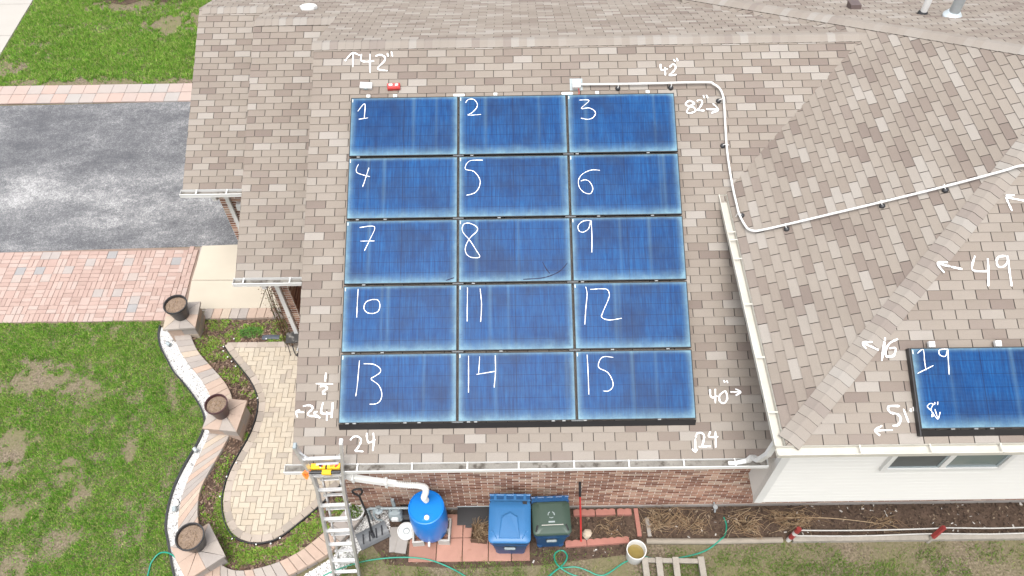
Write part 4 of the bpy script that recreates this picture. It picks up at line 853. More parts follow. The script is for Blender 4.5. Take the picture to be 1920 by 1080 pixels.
def panel(n, M, grp):
    t = thing('solar_panel', f'blue solar panel with the numeral {words[n]} chalked on its glass', 'solar panel', group=grp); t.matrix_world = M
    link('frame', fm, None, t); link('cells', gm, None, t); link('label_sticker', lm, None, t)
    for chars in characters([[Vector((x, PH-min(max(v-.012, .02), PH-.02), .0385)) for x, v in s] for s in CHALK[str(n)]]):
        m = MB()
        for s in chars: ribbon(m, s, .0092, (0, 0, 1))
        m.build('chalk_numeral', M_chalk, t)
    for s in WIPES.get(n, []):      # arcs wiped clean through the dust
        m = MB(); ribbon(m, [Vector((x, PH-v, .0378)) for x, v in s], .014, (0, 0, 1)); m.build('wipe_mark', M_wipe, t)
FM = F_front(0, 0, EZ)
for n in range(1, 16):
    r, c = divmod(n-1, 3)
    panel(n, FM @ Matrix.Translation((AX0+c*APX, AS0+(4-r)*APY, PANEL_Z)), 'solar panels on the main roof')
FW = F_front(XE, YF, EZ+HW)
W19 = FW @ Matrix.Translation((8.052-XE, .170, PANEL_Z)); panel(19, W19, None)
# racking: skirt, clamps, splices
def rack(name, label, M, width, clamps, splices, grp=None):
    t = thing(name, label, 'racking'); t.matrix_world = M
    k = MB(); k.add([(0, -.085, .012), (width, -.085, .012), (width, -.012, .10), (0, -.012, .10), (0, -.012, .012), (width, -.012, .012)], [(0, 1, 2, 3), (3, 2, 5, 4), (4, 5, 1, 0), (0, 3, 4), (2, 1, 5)]); k.build('skirt', M_black, t)
    cm = MB().cbox((0, 0, .098), (.05, .02, .016), ch=.003).mesh('clamp'); cm.materials.append(M_clamp)
    sm = MB().cbox((0, 0, .096), (.165, .024, .015), ch=.003); sm.cbox((-.05, 0, .105), (.014, .014, .006)); sm.cbox((.05, 0, .105), (.014, .014, .006)); sm = sm.mesh('splice'); sm.materials.append(M_splice)
    rl = MB()
    for x, y in clamps: link('clamp', cm, None, t, loc=(x, y, 0))
    for x, y in splices: link('splice', sm, None, t, loc=(x, y, 0))
    return t
rows = [[.80, 2.55, 4.17, 5.26], [.82, 1.24, 2.96, 4.46, 5.27], [.95, 2.57, 4.18, 5.27], [.83, 1.25, 2.97, 4.58, 5.38]]
cl = []; spl = []
for r, xs in enumerate(rows):
    y = (4-r)*APY-.014
    cl += [(x-AX0, y) for x in xs]; spl += [(APX-.006, y), (2*APX-.006, y)]
cl += [(x-AX0, -.004) for x in (.78, .88, 1.6, 1.8, 2.5, 2.6, 3.7, 3.85, 4.15, 5.2)]; spl += [(APX-.006, -.004), (2*APX-.006, -.004)]
rk1 = rack('solar_racking', 'black skirt and metal clamps holding the fifteen panel array', FM @ Matrix.Translation((AX0, AS0, 0)), PW+2*APX, cl, spl)
wc = MB().cbox((0, .032, .075), (.058, .05, .05), ch=.006); wc.cbox((.012, .03, .03), (.03, .09, .05)); wc = wc.mesh('end_clamp'); wc.materials.append(M_white)
for x in (.92, 1.34, 2.92, 4.52, 5.31): link('end_clamp', wc, None, rk1, loc=(x-AX0, 4*APY+PH, 0))
ws = MB().cbox((0, .028, .08), (.18, .035, .035), ch=.004).mesh('end_splice'); ws.materials.append(M_white)
wd = MB().cbox((0, .004, .092), (.165, .012, .02)).mesh('end_bracket'); wd.materials.append(M_steel)
for x in (2.347, 4.047): link('end_splice', ws, None, rk1, loc=(x-AX0, 4*APY+PH, 0)); link('end_bracket', wd, None, rk1, loc=(x-AX0, 4*APY+PH, 0))
rk2 = rack('solar_racking', 'black skirt and white clamps holding the panel numbered 19', FW @ Matrix.Translation((8.052-XE, .170, 0)), PW, [(.38, -.004), (.66, -.004), (.85, -.004)], [])
MB().box((-.018, -.08, .012), (-.003, PH, .098)).build('side_skirt', M_black, rk2)
wq = MB().cbox((0, .045, .075), (.075, .075, .05), ch=.006).mesh('end_clamp'); wq.materials.append(M_white)
for x in (.28, 1.1): link('end_clamp', wq, None, rk2, loc=(x, PH, 0))
# the two small boxes resting above panel 1
t = thing('wire_box', 'white plastic box lying on shingles above panel 1', 'box'); t.matrix_world = FM @ Matrix.Translation((.87, 5.845, .012)) @ Matrix.Rotation(-.08, 4, 'Z')
MB().cbox((0, 0, .035), (.19, .10, .07), ch=.018).build('shell', M_white, t, True); MB().cbox((0, -.045, .02), (.06, .03, .03)).build('latch', M_grey, t)
t = thing('tool_case', 'red plastic case lying on shingles above panel 1', 'case'); t.matrix_world = FM @ Matrix.Translation((1.31, 5.82, .012)) @ Matrix.Rotation(.04, 4, 'Z')
MB().cbox((0, 0, .035), (.20, .10, .07), ch=.018).build('shell', M_red, t, True); MB().cbox((-.045, .015, .072), (.055, .028, .004)).build('sticker', M_chalk, t); MB().cbox((.05, .012, .072), (.045, .026, .004)).build('sticker', M_chalk, t)
# junction box and conduit
t = thing('junction_box', 'white square junction box on a dark flashing above panel 3', 'junction box'); t.matrix_world = FM @ Matrix.Translation((4.20, 5.80, .012))
MB().box((-.10, -.08, 0), (.10, .125, .006)).build('flashing', M_grey, t); MB().cbox((0, -.005, .06), (.125, .135, .09), ch=.012).build('box', M_white, t, True)
MB().tube([(.03, -.07, .05), (.04, -.14, .04), (.02, -.2, .05)], .006, 5).build('wire', M_red, t)
cpts = [(4.255, 5.325, 4.99), (5.2, 5.318, 4.992), (6.21, 5.321, 4.998), (6.357, 5.287, 4.984), (6.452, 5.208, 4.951), (6.491, 5.081, 4.898), (6.495, 4.928, 4.834), (6.480, 4.308, 4.575), (6.50, 3.90, 4.405), (6.506, 3.60, 4.352), (6.508, 3.33, 4.343), (6.511, 3.121, 4.341), (6.543, 2.921, 4.354), (6.58, 2.806, 4.370), (6.654, 2.746, 4.398), (6.755, 2.728, 4.441), (7.062, 2.711, 4.569), (8.216, 2.673, 5.051), (8.942, 2.658, 5.354), (9.60, 2.665, 5.628), (9.74, 2.688, 5.672), (9.907, 2.707, 5.680), (10.6, 2.72, 5.685), (11.4, 2.72, 5.685)]
cd = thing('conduit', 'white conduit pipe running from the junction box across the roof valley', 'conduit', cpts[0])
o0 = Vector(cpts[0])
MB().tube([p-o0 for p in smooth_path(cpts, 5)], .0165, 10).build('pipe', M_white, cd, True)
for k, (x, y, z, n_, side) in enumerate(((4.856, 5.337, 4.929, nF, (0, -1)), (5.692, 5.334, 4.928, nF, (0, -1)), (6.473, 5.074, 4.819, nF, (-1, 0)), (6.482, 4.371, 4.526, nF, (-1, 0)), (6.525, 3.130, 4.272, nL, (1, 0)), (7.073, 2.720, 4.498, nL, (0, -1)), (8.245, 2.690, 4.991, nL, (0, -1)), (8.975, 2.680, 5.296, nL, (0, -1)))):
    q = Vector((x, y, z))-o0; s = Vector((side[0], side[1], 0)); s = s-n_*s.dot(n_)
    b = q+s*.045; Mx = Matrix.Translation(b) @ n_.to_track_quat('Z', 'Y').to_matrix().to_4x4()
    m = MB().lathe([(.042, .008), (.042, .02), (.030, .038), (.012, .046), (0, .046)], n=12); o = m.build('standoff', M_dark, cd, True, M=Mx)
    MB().tube([q+n_*.03-s*.045, q+n_*.088, q+s*.05+n_*.04], .006, 5).build('strap', M_white, cd)
# ------------------------------------------------------------ ladder against the eave
lad = thing('ladder', 'aluminium ladder leaning on the gutter beside the blue barrel', 'ladder', (.42, -.85, 0))
lo = Vector((.42, -.85, 0))
def L3(x, z, off=0): return Vector((x, -.84+.263*z+off, z))-lo
for pts in ([(.165, 3.24), (.30, 2.62), (.315, 2.40), (.27, 1.5), (.225, .4), (.205, 0)], [(.805, 3.31), (.735, 2.72), (.70, 2.40), (.665, 1.5), (.62, .4), (.605, 0)]):
    MB().tube([L3(x, z) for x, z in pts], 0, flat=(.036, .085)).build('rail', M_alu, lad)
for pts in ([(.40, 2.60), (.385, 1.9), (.35, 1.2), (.31, .3)], [(.655, 2.60), (.64, 1.9), (.615, 1.2), (.575, .3)]):
    MB().tube([L3(x, z, .075) for x, z in pts], 0, flat=(.022, .05)).build('inner_rail', M_alu, lad)
for z, a, b in ((2.98, .215, .77), (2.63, .30, .72), (2.31, .305, .70), (1.96, .29, .685), (1.64, .275, .67), (1.35, .265, .66), (1.01, .25, .645), (.58, .235, .63), (.27, .22, .615)):
    MB().tube([L3(a, z), L3(b, z+.02)], 0, flat=(.05, .038)).build('rung', M_alu, lad)
    if z < 2.7: MB().tube([L3(a+.06, z+.13, .075), L3(b-.04, z+.15, .075)], 0, flat=(.035, .03)).build('inner_rung', M_alu, lad)
for sx, x0, x1 in ((1, .20, .31), (-1, .79, .70)): MB().tube([L3(x0, 3.12), L3(x1, 2.99)], 0, flat=(.02, .03)).build('brace', M_alu, lad)
for x, z in ((.165, 3.255), (.805, 3.325)): MB().cbox(L3(x, z), (.045, .085, .05), ch=.008).build('rail_cap', M_grey if x < .5 else M_white, lad)
cad = thing('tool_caddy', 'yellow tool caddy hung between the ladder rails at the gutter', 'tool caddy', (.49, -.10, 2.72))
MB().box((-.20, .0, .0), (.0, .075, .05)).build('tray', M_yellow, cad); MB().box((.03, .0, .0), (.205, .075, .05)).build('tray', M_yellow, cad)
MB().tube([(-.21, -.05, .035), (.22, -.05, .035)], .024, 10).build('bar', M_dark, cad, True); MB().cbox((.03, -.05, .035), (.13, .062, .06), ch=.012).build('clasp', M_yellow, cad)
cdm = MB()
for _ in range(7): 
    a = random.uniform(0, 6); cdm.tube(smooth_path([(-.24+.05*math.cos(a), -.04+.03*math.sin(a), .05), (-.29+.03*math.cos(a*2), -.05, -.01), (-.27, -.06+.03*math.sin(a), -.10), (-.24+.02*math.cos(a), -.05, -.02)], 4), .009, 6)
cdm.build('cord_bundle', M_orange, cad)
for _ in range(5): MB().cbox((random.uniform(-.17, .17), .035, .05), (.05, .025, .02), rz=random.uniform(-1, 1)).build('tool', random.choice((M_red, M_chalk, M_orange)), cad)
# rainwater diverter: pipe and ribbed hose to the barrel
rd = thing('rain_diverter', 'white downspout and ribbed hose leading from gutter to blue barrel', 'downspout', (.72, -.08, 2.5)); ro = Vector((.72, -.08, 2.5))
MB().tube([Vector(p)-ro for p in ((.70, -.06, 2.62), (.71, -.07, 2.48), (.80, -.08, 2.40), (.95, -.08, 2.33), (1.40, -.08, 2.15))], 0, flat=(.085, .075)).build('pipe', M_white, rd)
for x, z in ((.82, 2.40), (1.27, 2.21)): MB().cbox(Vector((x, -.08, z))-ro, (.035, .12, .13), ch=.01).build('band', M_white, rd)
hp = resample(smooth_path([(1.36, -.08, 2.165), (1.55, -.08, 2.10), (1.70, -.07, 2.05), (1.80, -.05, 1.93), (1.79, -.03, 1.70), (1.735, .0, 1.42), (1.73, .05, 1.22), (1.73, .08, 1.10)], 10), .014)
MB().tube([p-ro for p in hp], [.050 if k % 2 else .041 for k in range(len(hp))], 14).build('ribbed_hose', M_white, rd, True)
# ------------------------------------------------------------ barrel on blocks
for x, y, rz, d in ((1.52, -.10, .05, 'under the left side of the blue barrel'), (1.96, -.08, -.05, 'under the right side of the blue barrel')):
    t = thing('concrete_block', 'grey concrete block '+('beside the round white tub, under the blue barrel' if x < 1.7 else 'on the red slabs, under the blue barrel'), 'block', (x, y, .03), rz)
    m = MB(); m.box((-.095, -.195, 0), (-.065, .195, .19)); m.box((.065, -.195, 0), (.095, .195, .19)); m.box((-.065, -.195, .0), (.065, -.165, .189)); m.box((-.065, .165, .0), (.065, .195, .189)); m.box((-.065, -.015, .0), (.065, .015, .189)); m.build('shell', M_block, t)
ba = thing('rain_barrel', 'bright blue plastic rain barrel standing on concrete blocks', 'barrel', (1.735, -.03, .222))
bp = [(.0001, .0), (.26, .0), (.275, .015), (.285, .10), (.292, .13), (.298, .25), (.300, .44), (.298, .62), (.292, .74), (.285, .77), (.287, .85), (.280, .875), (.266, .878), (.258, .862), (.10, .858), (.0001, .858)]
MB().lathe(bp, n=40).build('drum', M_barrel, ba, True)
MB().lathe([(.04, .855), (.04, .885), (.036, .89), (0.0001, .89)], (.02, -.17, 0), 16).build('bung', M_white, ba, True)
MB().add([(-.11, -.11, .8595), (.13, -.11, .8595), (.09, -.225, .8595), (-.07, -.225, .8595), (0.01, -.12, .872)], [(0, 1, 4), (1, 2, 4), (2, 3, 4), (3, 0, 4)]).build('recess', M_barrel, ba)
sp = MB().tube([(-.01, -.29, .09), (-.01, -.36, .09)], .02, 10); sp.tube([(-.01, -.35, .09), (-.01, -.35, .05)], .013, 8); sp.build('spigot', M_white, ba)
# ------------------------------------------------------------ wheeled bins
def rrect(w, d, r, z, n=5, cx=0, cy=0):
    out = []
    for sx, sy, a0 in ((1, 1, 0), (-1, 1, 90), (-1, -1, 180), (1, -1, 270)):
        for k in range(n):
            a = R(a0+90*k/(n-1)); out.append((cx+sx*(w/2-r)+r*math.cos(a), cy+sy*(d/2-r)+r*math.sin(a), z))
    return out
def bin_(label, x, y, w, d, h, lidmat, rz, kind):
    t = thing('wheeled_bin', label, 'bin', (x, y, .0), rz)
    b = MB(); b.loft([rrect(w*.74, d*.66, .05, .02, cy=.03), rrect(w*.76, d*.68, .06, .12, cy=.03), rrect(w*.90, d*.88, .05, h*.80, cy=.0), rrect(w*.93, d*.92, .05, h*.93), rrect(w*.98, d*.97, .05, h*.935), rrect(w*.98, d*.97, .05, h*.975)]); b.build('body', M_bin, t, True)
    for zz in (h*.80, ): MB().loft([rrect(w*.925, d*.905, .05, zz-.012), rrect(w*.94, d*.92, .05, zz), rrect(w*.925, d*.905, .05, zz+.012)], False).build('rib', M_bin, t, True)
    MB().cbox((0, -d*.425, h*.60), (w*.26, .05, .03)).build('lift_bar', M_grey, t); 
    pk_ = MB().add([(-w*.15, -d*.405, h*.52), (w*.15, -d*.405, h*.52), (w*.15, -d*.425, h*.66), (-w*.15, -d*.425, h*.66)], [(0, 1, 2, 3)]); pk_.build('lift_pocket', M_dark, t)
    for sx in (-1, 1):
        wh = MB().tube([(sx*w*.30, d*.37, .11), (sx*w*.38, d*.37, .11)], .11, 18).build('wheel', M_dark, t, True)
        MB().tube([(sx*w*.29, d*.37, .11), (sx*w*.39, d*.37, .11)], .045, 10).build('hub', M_bin, wh)
        ft = MB().loft([rrect(.07, .09, .02, .0, 3, sx*w*.28, -d*.22), rrect(.09, .10, .02, .10, 3, sx*w*.29, -d*.23)]); ft.build('foot', M_bin, t)
    # lid: shallow crown, front lip, raised panel
    ly0, ly1 = -d*.50, d*.34; cy = (ly0+ly1)/2; ld = ly1-ly0; lid = thing('x', None, None); lid.name = 'lid'; lid.parent = t; lid.location = (0, 0, h)
    MB().loft([rrect(w, ld, .07, -.03, 6, 0, cy), rrect(w*1.01, ld*1.01, .07, -.018, 6, 0, cy), rrect(w*1.005, ld, .07, .0, 6, 0, cy), rrect(w*.93, ld*.93, .065, .022, 6, 0, cy), rrect(w*.6, ld*.6, .05, .032, 6, 0, cy)]).build('shell', lidmat, lid, True)
    if kind == 'blue':
        z = .026
        MB().add([(-w*.27, ly0+.05, z-.012), (w*.27, ly0+.05, z-.012), (w*.20, cy+ld*.10, z+.018), (0, cy+ld*.22, z+.016), (-w*.20, cy+ld*.10, z+.018), (-w*.24, ly0+.07, z+.014), (w*.24, ly0+.07, z+.014), (w*.165, cy+ld*.08, z+.030), (0, cy+ld*.17, z+.029), (-w*.165, cy+ld*.08, z+.030)], [(5,6,7,8,9),(0,1,6,5),(1,2,7,6),(2,3,8,7),(3,4,9,8),(4,0,5,9)]).build('raised_panel', lidmat, lid)
        m = MB().cbox((w*.36, ly1-.04, .022), (.07, .05, .008), ch=.002); m.build('patch', M_dark, lid)
        for sx in (-1, 1): MB().tube([(sx*w*.30, ly0+.06, .022), (sx*w*.40, ly0+.17, .022), (sx*w*.44, ly0+.17, .02)], .011, 6).build('grip', lidmat, lid)
    else:
        z = .031
        MB().box((-w*.30, ly0+.16, z-.02), (w*.30, ly1-.05, z+.006)).build('raised_panel', lidmat, lid)
        MB().add([(-w*.34, ly0+.06, z-.006), (w*.30, ly0+.06, z-.006), (w*.30, ly0+.155, z+.002), (-w*.26, ly0+.155, z+.002)], [(0,1,2,3)]).build('sticker', M_block, lid)
        for sx in (-1, 1): MB().tube([(sx*w*.42, ly0+.05, .015), (sx*w*.37, ly0+.15, .025)], .017, 8).build('grip', M_dark, lid)
        em = MB()    # faint moulded triangle of arrows
        for k in range(3):
            a = R(90+120*k); p = [Vector((.05*math.cos(a+q), .05*math.sin(a+q)+cy+.04, z+.0075)) for q in (R(20), R(60), R(100))]; ribbon(em, p, .012, (0, 0, 1))
        em.build('emblem', M_grey, lid)
        MB().box((-.05, cy-.085, z+.0062), (.05, cy-.06, z+.0075)).build('plate', M_grey, lid)
    # handle rail behind the lid
    hb_ = MB(); y = d*.47
    hb_.box((-w*.5, d*.345, -.05), (w*.5, d*.37, -.005))
    for sx in (-1, 1): 
        for q in (.12, .36): hb_.box((sx*w*q-.022, d*.37, -.045), (sx*w*q+.022, d*.485, -.004))
    hb_.tube([(-w*.5, y, -.024), (w*.5, y, -.024)], .02, 8); hb_.build('handle', lidmat if kind == 'blue' else M_bin, t).location.z = h
bin_('faded blue wheeled bin with blue lid standing on red slabs', 3.05, -.20, .65, .80, 1.05, M_binlid, -.02, 'blue')
bin_('wheeled bin with dark green lid and blue body beside the red handled tool', 3.70, -.14, .60, .64, .98, M_green, .03, 'green')
# ------------------------------------------------------------ red slabs and things on them
xs = [1.36, 1.82, 2.25, 2.68, 3.06, 3.37]
for j, (y0, y1) in enumerate(((-.55, -.165), (-.155, .245))):
    for i in range(5):
        if j == 1 and i > 3: continue
        MBx = MB().cbox((0, 0, .02), (xs[i+1]-xs[i]-.012, y1-y0, .04), ch=.006)
        d = ['beneath the barrel blocks', 'between barrel and basket', 'in front of the basket', 'under the blue bin', 'at the end past the blue bin'][i]
        o = MBx.build('patio_slab', M_redslab, None, loc=((xs[i]+xs[i+1])/2, (y0+y1)/2, .001)); o.rotation_euler.z = random.uniform(-.008, .008)
        tag(o, f'red square patio slab {d}, '+('in the row away from the house' if j == 0 else 'in the row by the brick wall'), 'slab', 'red slabs under the bins')
for x, y, rz, w, z in ((1.11, -.17, .05, .17, .002), (1.25, -.20, -.12, .18, .03)):
    tag(MB().cbox((0, 0, .02), (w, .42, .035), ch=.004).build('paving_slab', M_slab, None, loc=(x, y, z)), 'narrow grey slab '+('lying flat on the soil by the meter' if z < .01 else 'resting across the other grey slab, next to the round white tub'), 'slab').rotation_euler.z = rz
t = thing('round_tub', 'shallow round white plastic tub beside the barrel', 'tub', (1.31, -.06, .075))
MB().lathe([(.125, 0), (.15, .01), (.15, .055), (.135, .06), (.128, .03), (.09, .028), (.085, .04), (.075, .028), (0.0001, .028)], n=26).build('disc', M_white, t, True); MB().lathe([(.055, .028), (.055, .042), (.045, .042), (.04, .029)], n=16, cap=False).build('ring', M_grey, t)
t = thing('window_well_cover', 'flat black plastic well cover against the brick wall', 'cover', (2.45, .22, .05))
MB().box((-.30, -.17, .0), (.62, .13, .035), M=Matrix.Rotation(R(6), 4, 'X')).build('panel', M_black, t); MB().box((-.16, -.215, .0), (.60, -.172, .03), M=Matrix.Rotation(R(6), 4, 'X')).build('lip', M_black, t); MB().tube([(-.31, .135, .06), (.62, .135, .06)], .014, 6).build('rod', M_grey, t)
t = thing('basket', 'square brown basket of dead twigs on the red slabs', 'basket', (2.53, -.13, .045), -.10)
m = MB(); 
for a, b in (((-.13, -.13, 0), (.13, -.115, .16)), ((-.13, .115, 0), (.13, .13, .16)), ((-.13, -.1145, 0), (-.115, .1145, .16)), ((.115, -.1145, 0), (.13, .1145, .16)), ((-.11, -.11, .002), (.11, .11, .08))): m.box(a, b)
m.build('sides', plain('brown wicker', (.09,.05,.03), .9, var=.3, scale=30), t)
m = MB()
for _ in range(120):
    a = random.uniform(0, 6.28); x, y = random.uniform(-.1, .1), random.uniform(-.1, .1); L = random.uniform(.08, .2); m.tube([(x, y, .1), (x+L*.5*math.cos(a)+.03, y+L*.5*math.sin(a)+.03, .17+random.uniform(0, .06)), (x+L*math.cos(a)+.07, y+L*math.sin(a)+.05, .15+random.uniform(0, .1))], .0035, 3, r=random.random())
tag(m.build('twigs', M_twig, t), kind='stuff')
# meter and pipework
gm_ = thing('gas_meter', 'grey gas meter with pipes against the brick wall', 'meter', (1.0, .16, 0))
MB().tube([(-.30, .02, .02), (-.30, .02, .48), (-.26, .02, .52), (.62, .02, .52), (.64, .10, .52)], .022, 10).build('pipe', M_grey, gm_, True)
MB().loft([rrect(.20, .15, .04, .16, 4, .14), rrect(.23, .17, .05, .20, 4, .14), rrect(.23, .17, .05, .40, 4, .14), rrect(.18, .14, .04, .45, 4, .14)]).build('meter_body', M_grey, gm_, True)
MB().cbox((.14, -.10, .34), (.11, .05, .09), ch=.012).build('dial', M_white, gm_)
for x in (.07, .21): MB().tube([(x, 0, .44), (x, .01, .53)], .024, 8).build('union', M_grey, gm_, True)
MB().lathe([(.0001, 0), (.05, 0), (.075, .02), (.075, .04), (.04, .06), (.03, .10), (0.0001, .1)], (-.12, .0, .47), 18).build('regulator', M_grey, gm_, True)
MB().tube([(-.12, .0, .56), (-.12, -.04, .60)], .02, 8).build('vent', M_grey, gm_); MB().cbox((.14, .06, .66), (.05, .04, .26)).build('bracket', M_grey, gm_)
MB().tube([(-.2, 0, .52), (-.2, -.06, .44), (-.18, -.08, .30), (-.1, -.06, .2)], .018, 8).build('valve_pipe', M_grey, gm_, True)
tag(MB().cbox((0, 0, .16), (.34, .22, .30), ch=.03).build('utility_box', M_dark, None, loc=(1.38, .22, .0)), 'dark plastic utility box between the meter and the blue barrel', 'box')
# snow shovel
ss = thing('snow_shovel', 'snow shovel with grey blade and black shaft leaning on the wall', 'shovel', (.78, -.17, .02)); so = Vector((.78, -.17, .02))
bl = MB(); secs = []
Mb = Matrix.Rotation(R(27), 4, 'Z'); 
for k in range(7):
    a = R(-12+k*13); secs.append([Mb @ Vector((x, .02+.24*math.sin(a)*.95-.05, .02+.20*(1-math.cos(a))+dz)) for x, dz in ((-.26, 0), (-.09, 0), (.09, 0), (.26, 0), (.26, .012), (.09, .012), (-.09, .012), (-.26, .012))])
bl.loft(secs).build('blade', plain('grey shovel plastic', (.11,.115,.12), .45, var=.15), ss)
for dx in (-.16, -.05, .07, .17): MB().tube([Mb @ Vector((dx-.03, .0, .04)), Mb @ Vector((dx+.02, .14, .10))], .012, 6).build('rib', M_dark, ss)
MB().tube([Mb @ Vector((.0, .10, .09)), Vector((-.06, .22, .48)), Vector((-.13, .36, 1.02))], .017, 10).build('shaft', M_dark, ss, True)
MB().tube(smooth_path([(-.13, .36, 1.02), (-.20, .37, 1.10), (-.21, .385, 1.18), (-.09, .40, 1.21), (-.07, .38, 1.12), (-.13, .36, 1.02)], 4), .017, 8).build('grip', M_dark, ss, True)
MB().tube([Mb @ Vector((.0, .02, .05)), Mb @ Vector((.0, .13, .10))], .028, 8).build('socket', M_dark, ss)
# white planter by the wall end
pt = thing('planter', 'white plastic planter of wilted flowers at the end of the garden wall', 'planter', (.44, .24, .0))
MB().lathe([(.10, 0), (.15, .24), (.165, .25), (.165, .275), (.145, .275), (.135, .22), (.0001, .21)], n=20).build('body', M_white, pt, True)
m = MB()
for _ in range(220):
    a, q = random.uniform(0, 6.28), .12*math.sqrt(random.random()); x, y = q*math.cos(a), q*math.sin(a); d = random.uniform(0, 6.28); s = .018
    m.add([(x, y, .22), (x+s*math.cos(d), y+s*math.sin(d), .25+random.uniform(0, .06)), (x-s*math.sin(d), y+s*math.cos(d), .26)], [(0, 1, 2)], random.random())
tag(m.build('foliage', M_cover, pt), kind='stuff')
# red handled tool, scalloped edging, stone
rt = thing('garden_hoe', 'red handled garden tool with black grip leaning on the brick wall', 'garden tool', (4.22, -.29, 0))
MB().tube([(0, 0, .0), (-.02, .24, .48), (-.042, .47, .93)], .016, 8).build('handle', M_red, rt, True); MB().tube([(-.042, .47, .93), (-.05, .60, 1.17)], .021, 8).build('grip', M_dark, rt, True); MB().cbox((0, -.01, .012), (.035, .07, .02)).build('blade', M_dark, rt)
def scallop(x, y, L, label, rz=0):
    nb = max(1, round(L/.125)); up = []; 
    for k in range(nb*6+1):
        u = k/6; up.append((-L/2+L*k/(nb*6), .042+.018*abs(math.sin(math.pi*u))))
    poly = [(-L/2, -.05), (L/2, -.05)]+up[::-1]
    o = MB().prism(poly, 0, .075, ch=0).build('edging_brick', M_scallop, None, loc=(x, y, .002)); o.rotation_euler.z = rz; tag(o, label, 'edging brick', 'scalloped edging bricks')
scallop(4.30, .23, .36, 'scalloped terracotta edging brick by the wall, next to the green lidded bin'); scallop(4.66, .235, .33, 'scalloped terracotta edging brick by the wall, middle of three', .02); scallop(4.98, .235, .24, 'short scalloped terracotta edging brick by the wall, farthest from the bins')
for k, x in enumerate((4.13, 4.49, 4.84)): scallop(x, -.29+.02*k, .35, ['scalloped terracotta edging brick at the foot of the red handled tool', 'scalloped terracotta edging brick in the outer row, middle of three', 'scalloped terracotta edging brick in the outer row, next to the white bucket'][k], .06)
tag(MB().box((-.035, -.24, 0), (.035, .24, .06)).build('edging_brick', M_scallop, None, loc=(5.19, .06, .002)), 'straight terracotta edging bar closing the small bed', 'edging brick').rotation_euler.z = .04
tag(MB().box((-.03, -.16, 0), (.03, .16, .05)).build('edging_brick', M_slab, None, loc=(5.36, -.02, .002)), 'dark straight edging bar half sunk in the soil past the small bed', 'edging brick').rotation_euler.z = .05
rk = MB(); rk.lathe([(.0001, 0), (.06, .0), (.085, .04), (.07, .085), (.03, .11), (0.0001, .112)], n=9); rk.v = [(x*(1+.25*mnoise.noise(Vector((x, y, z))*19)), y*(1+.3*mnoise.noise(Vector((y, z, x))*17)), z) for x, y, z in rk.v]
tag(rk.build('stone', plain('tan rock', (.42,.35,.27), .95, var=.25, scale=18, fine=.15), None, loc=(4.33, -.12, 0)), 'pale tan rock beside the foot of the red handled tool', 'rock')
# bucket, pallet frame
bu = thing('bucket', 'white bucket half full of murky water', 'bucket', (5.08, -.50, .0))
MB().lathe([(.0001, .0), (.13, .0), (.135, .01), (.152, .33), (.160, .335), (.160, .36), (.148, .36), (.143, .33), (.131, .15), (.0001, .149)], n=32).build('shell', M_white, bu, True); MB().lathe([(.138, .21), (.0001, .2101)], n=32, cap=False).build('water', M_water, bu)
MB().tube(smooth_path([(-.16, 0, .31), (-.12, .12, .22), (0, .165, .17), (.12, .12, .22), (.16, 0, .31)], 4), .004, 5).build('bail', M_steel, bu)
pa = thing('wooden_frame', 'weathered grey wooden slat frame lying on the grass', 'wooden frame', (5.69, -.95, 0))
MB().cbox((0, .34, .12), (1.02, .075, .045), rz=-.03, ch=.004).build('rail', M_wood, pa); MB().cbox((0, -.52, .12), (1.02, .075, .045), rz=-.03, ch=.004).build('rail', M_wood, pa)
for x in (-.46, -.24, .03, .45): MB().cbox((x, -.09, .165), (.10, .95, .04), rz=random.uniform(-.015, .015), ch=.004).build('slat', M_wood, pa)
for x in (-.46, .45): MB().cbox((x, -.08, .05), (.07, .9, .095), ch=.004).build('bearer', M_wood, pa)
# border timbers and rope
tb = MB().tube([(5.30, -.26, .05), (6.4, -.28, .055), (7.55, -.27, .05)], .05, 10); tag(tb.build('border_log', M_log, None, True), 'round weathered log edging the soil strip behind the bucket', 'log')
tag(MB().box((7.72, -.31, .0), (11.9, -.23, .09)).build('border_plank', M_wood), 'pale grey plank edging the soil below the rope', 'plank')
def rope(pts, label):
    q = smooth_path(pts, 8); tag(MB().tube(q, .011, 6).build('rope', M_rope, None, True), label, 'rope')
rope([(7.74, -.20, .30), (8.8, -.20, .26), (9.9, -.20, .30), (10.15, -.20, .33), (11.0, -.2, .28), (11.9, -.2, .33)], 'upper white rope strung between the low red posts')
rope([(7.72, -.24, .16), (8.8, -.24, .11), (9.95, -.24, .17), (11.0, -.24, .12), (11.9, -.24, .17)], 'lower white rope strung close to the plank')
pr = thing('rope_post', 'short leaning red post holding the rope, bare wood at its foot', 'post', (9.95, -.32, 0))
MB().tube([(.0, 0, 0), (.04, .03, .16)], 0, flat=(.05, .05)).build('foot', M_wood, pr); MB().tube([(.04, .03, .15), (.14, .10, .42)], 0, flat=(.055, .06)).build('post', M_redpaint, pr)
pr = thing('rope_post', 'short red and white banded post at the end of the rope', 'post', (7.66, -.26, 0))
for k, (z0, z1, mt) in enumerate(((0, .10, M_rope), (.10, .22, M_redpaint), (.22, .30, M_rope), (.30, .40, M_redpaint))): MB().tube([(.22*z0, .12*z0, z0), (.22*z1, .12*z1, z1)], .040+.003*(k % 2), 10).build('band', mt, pr)
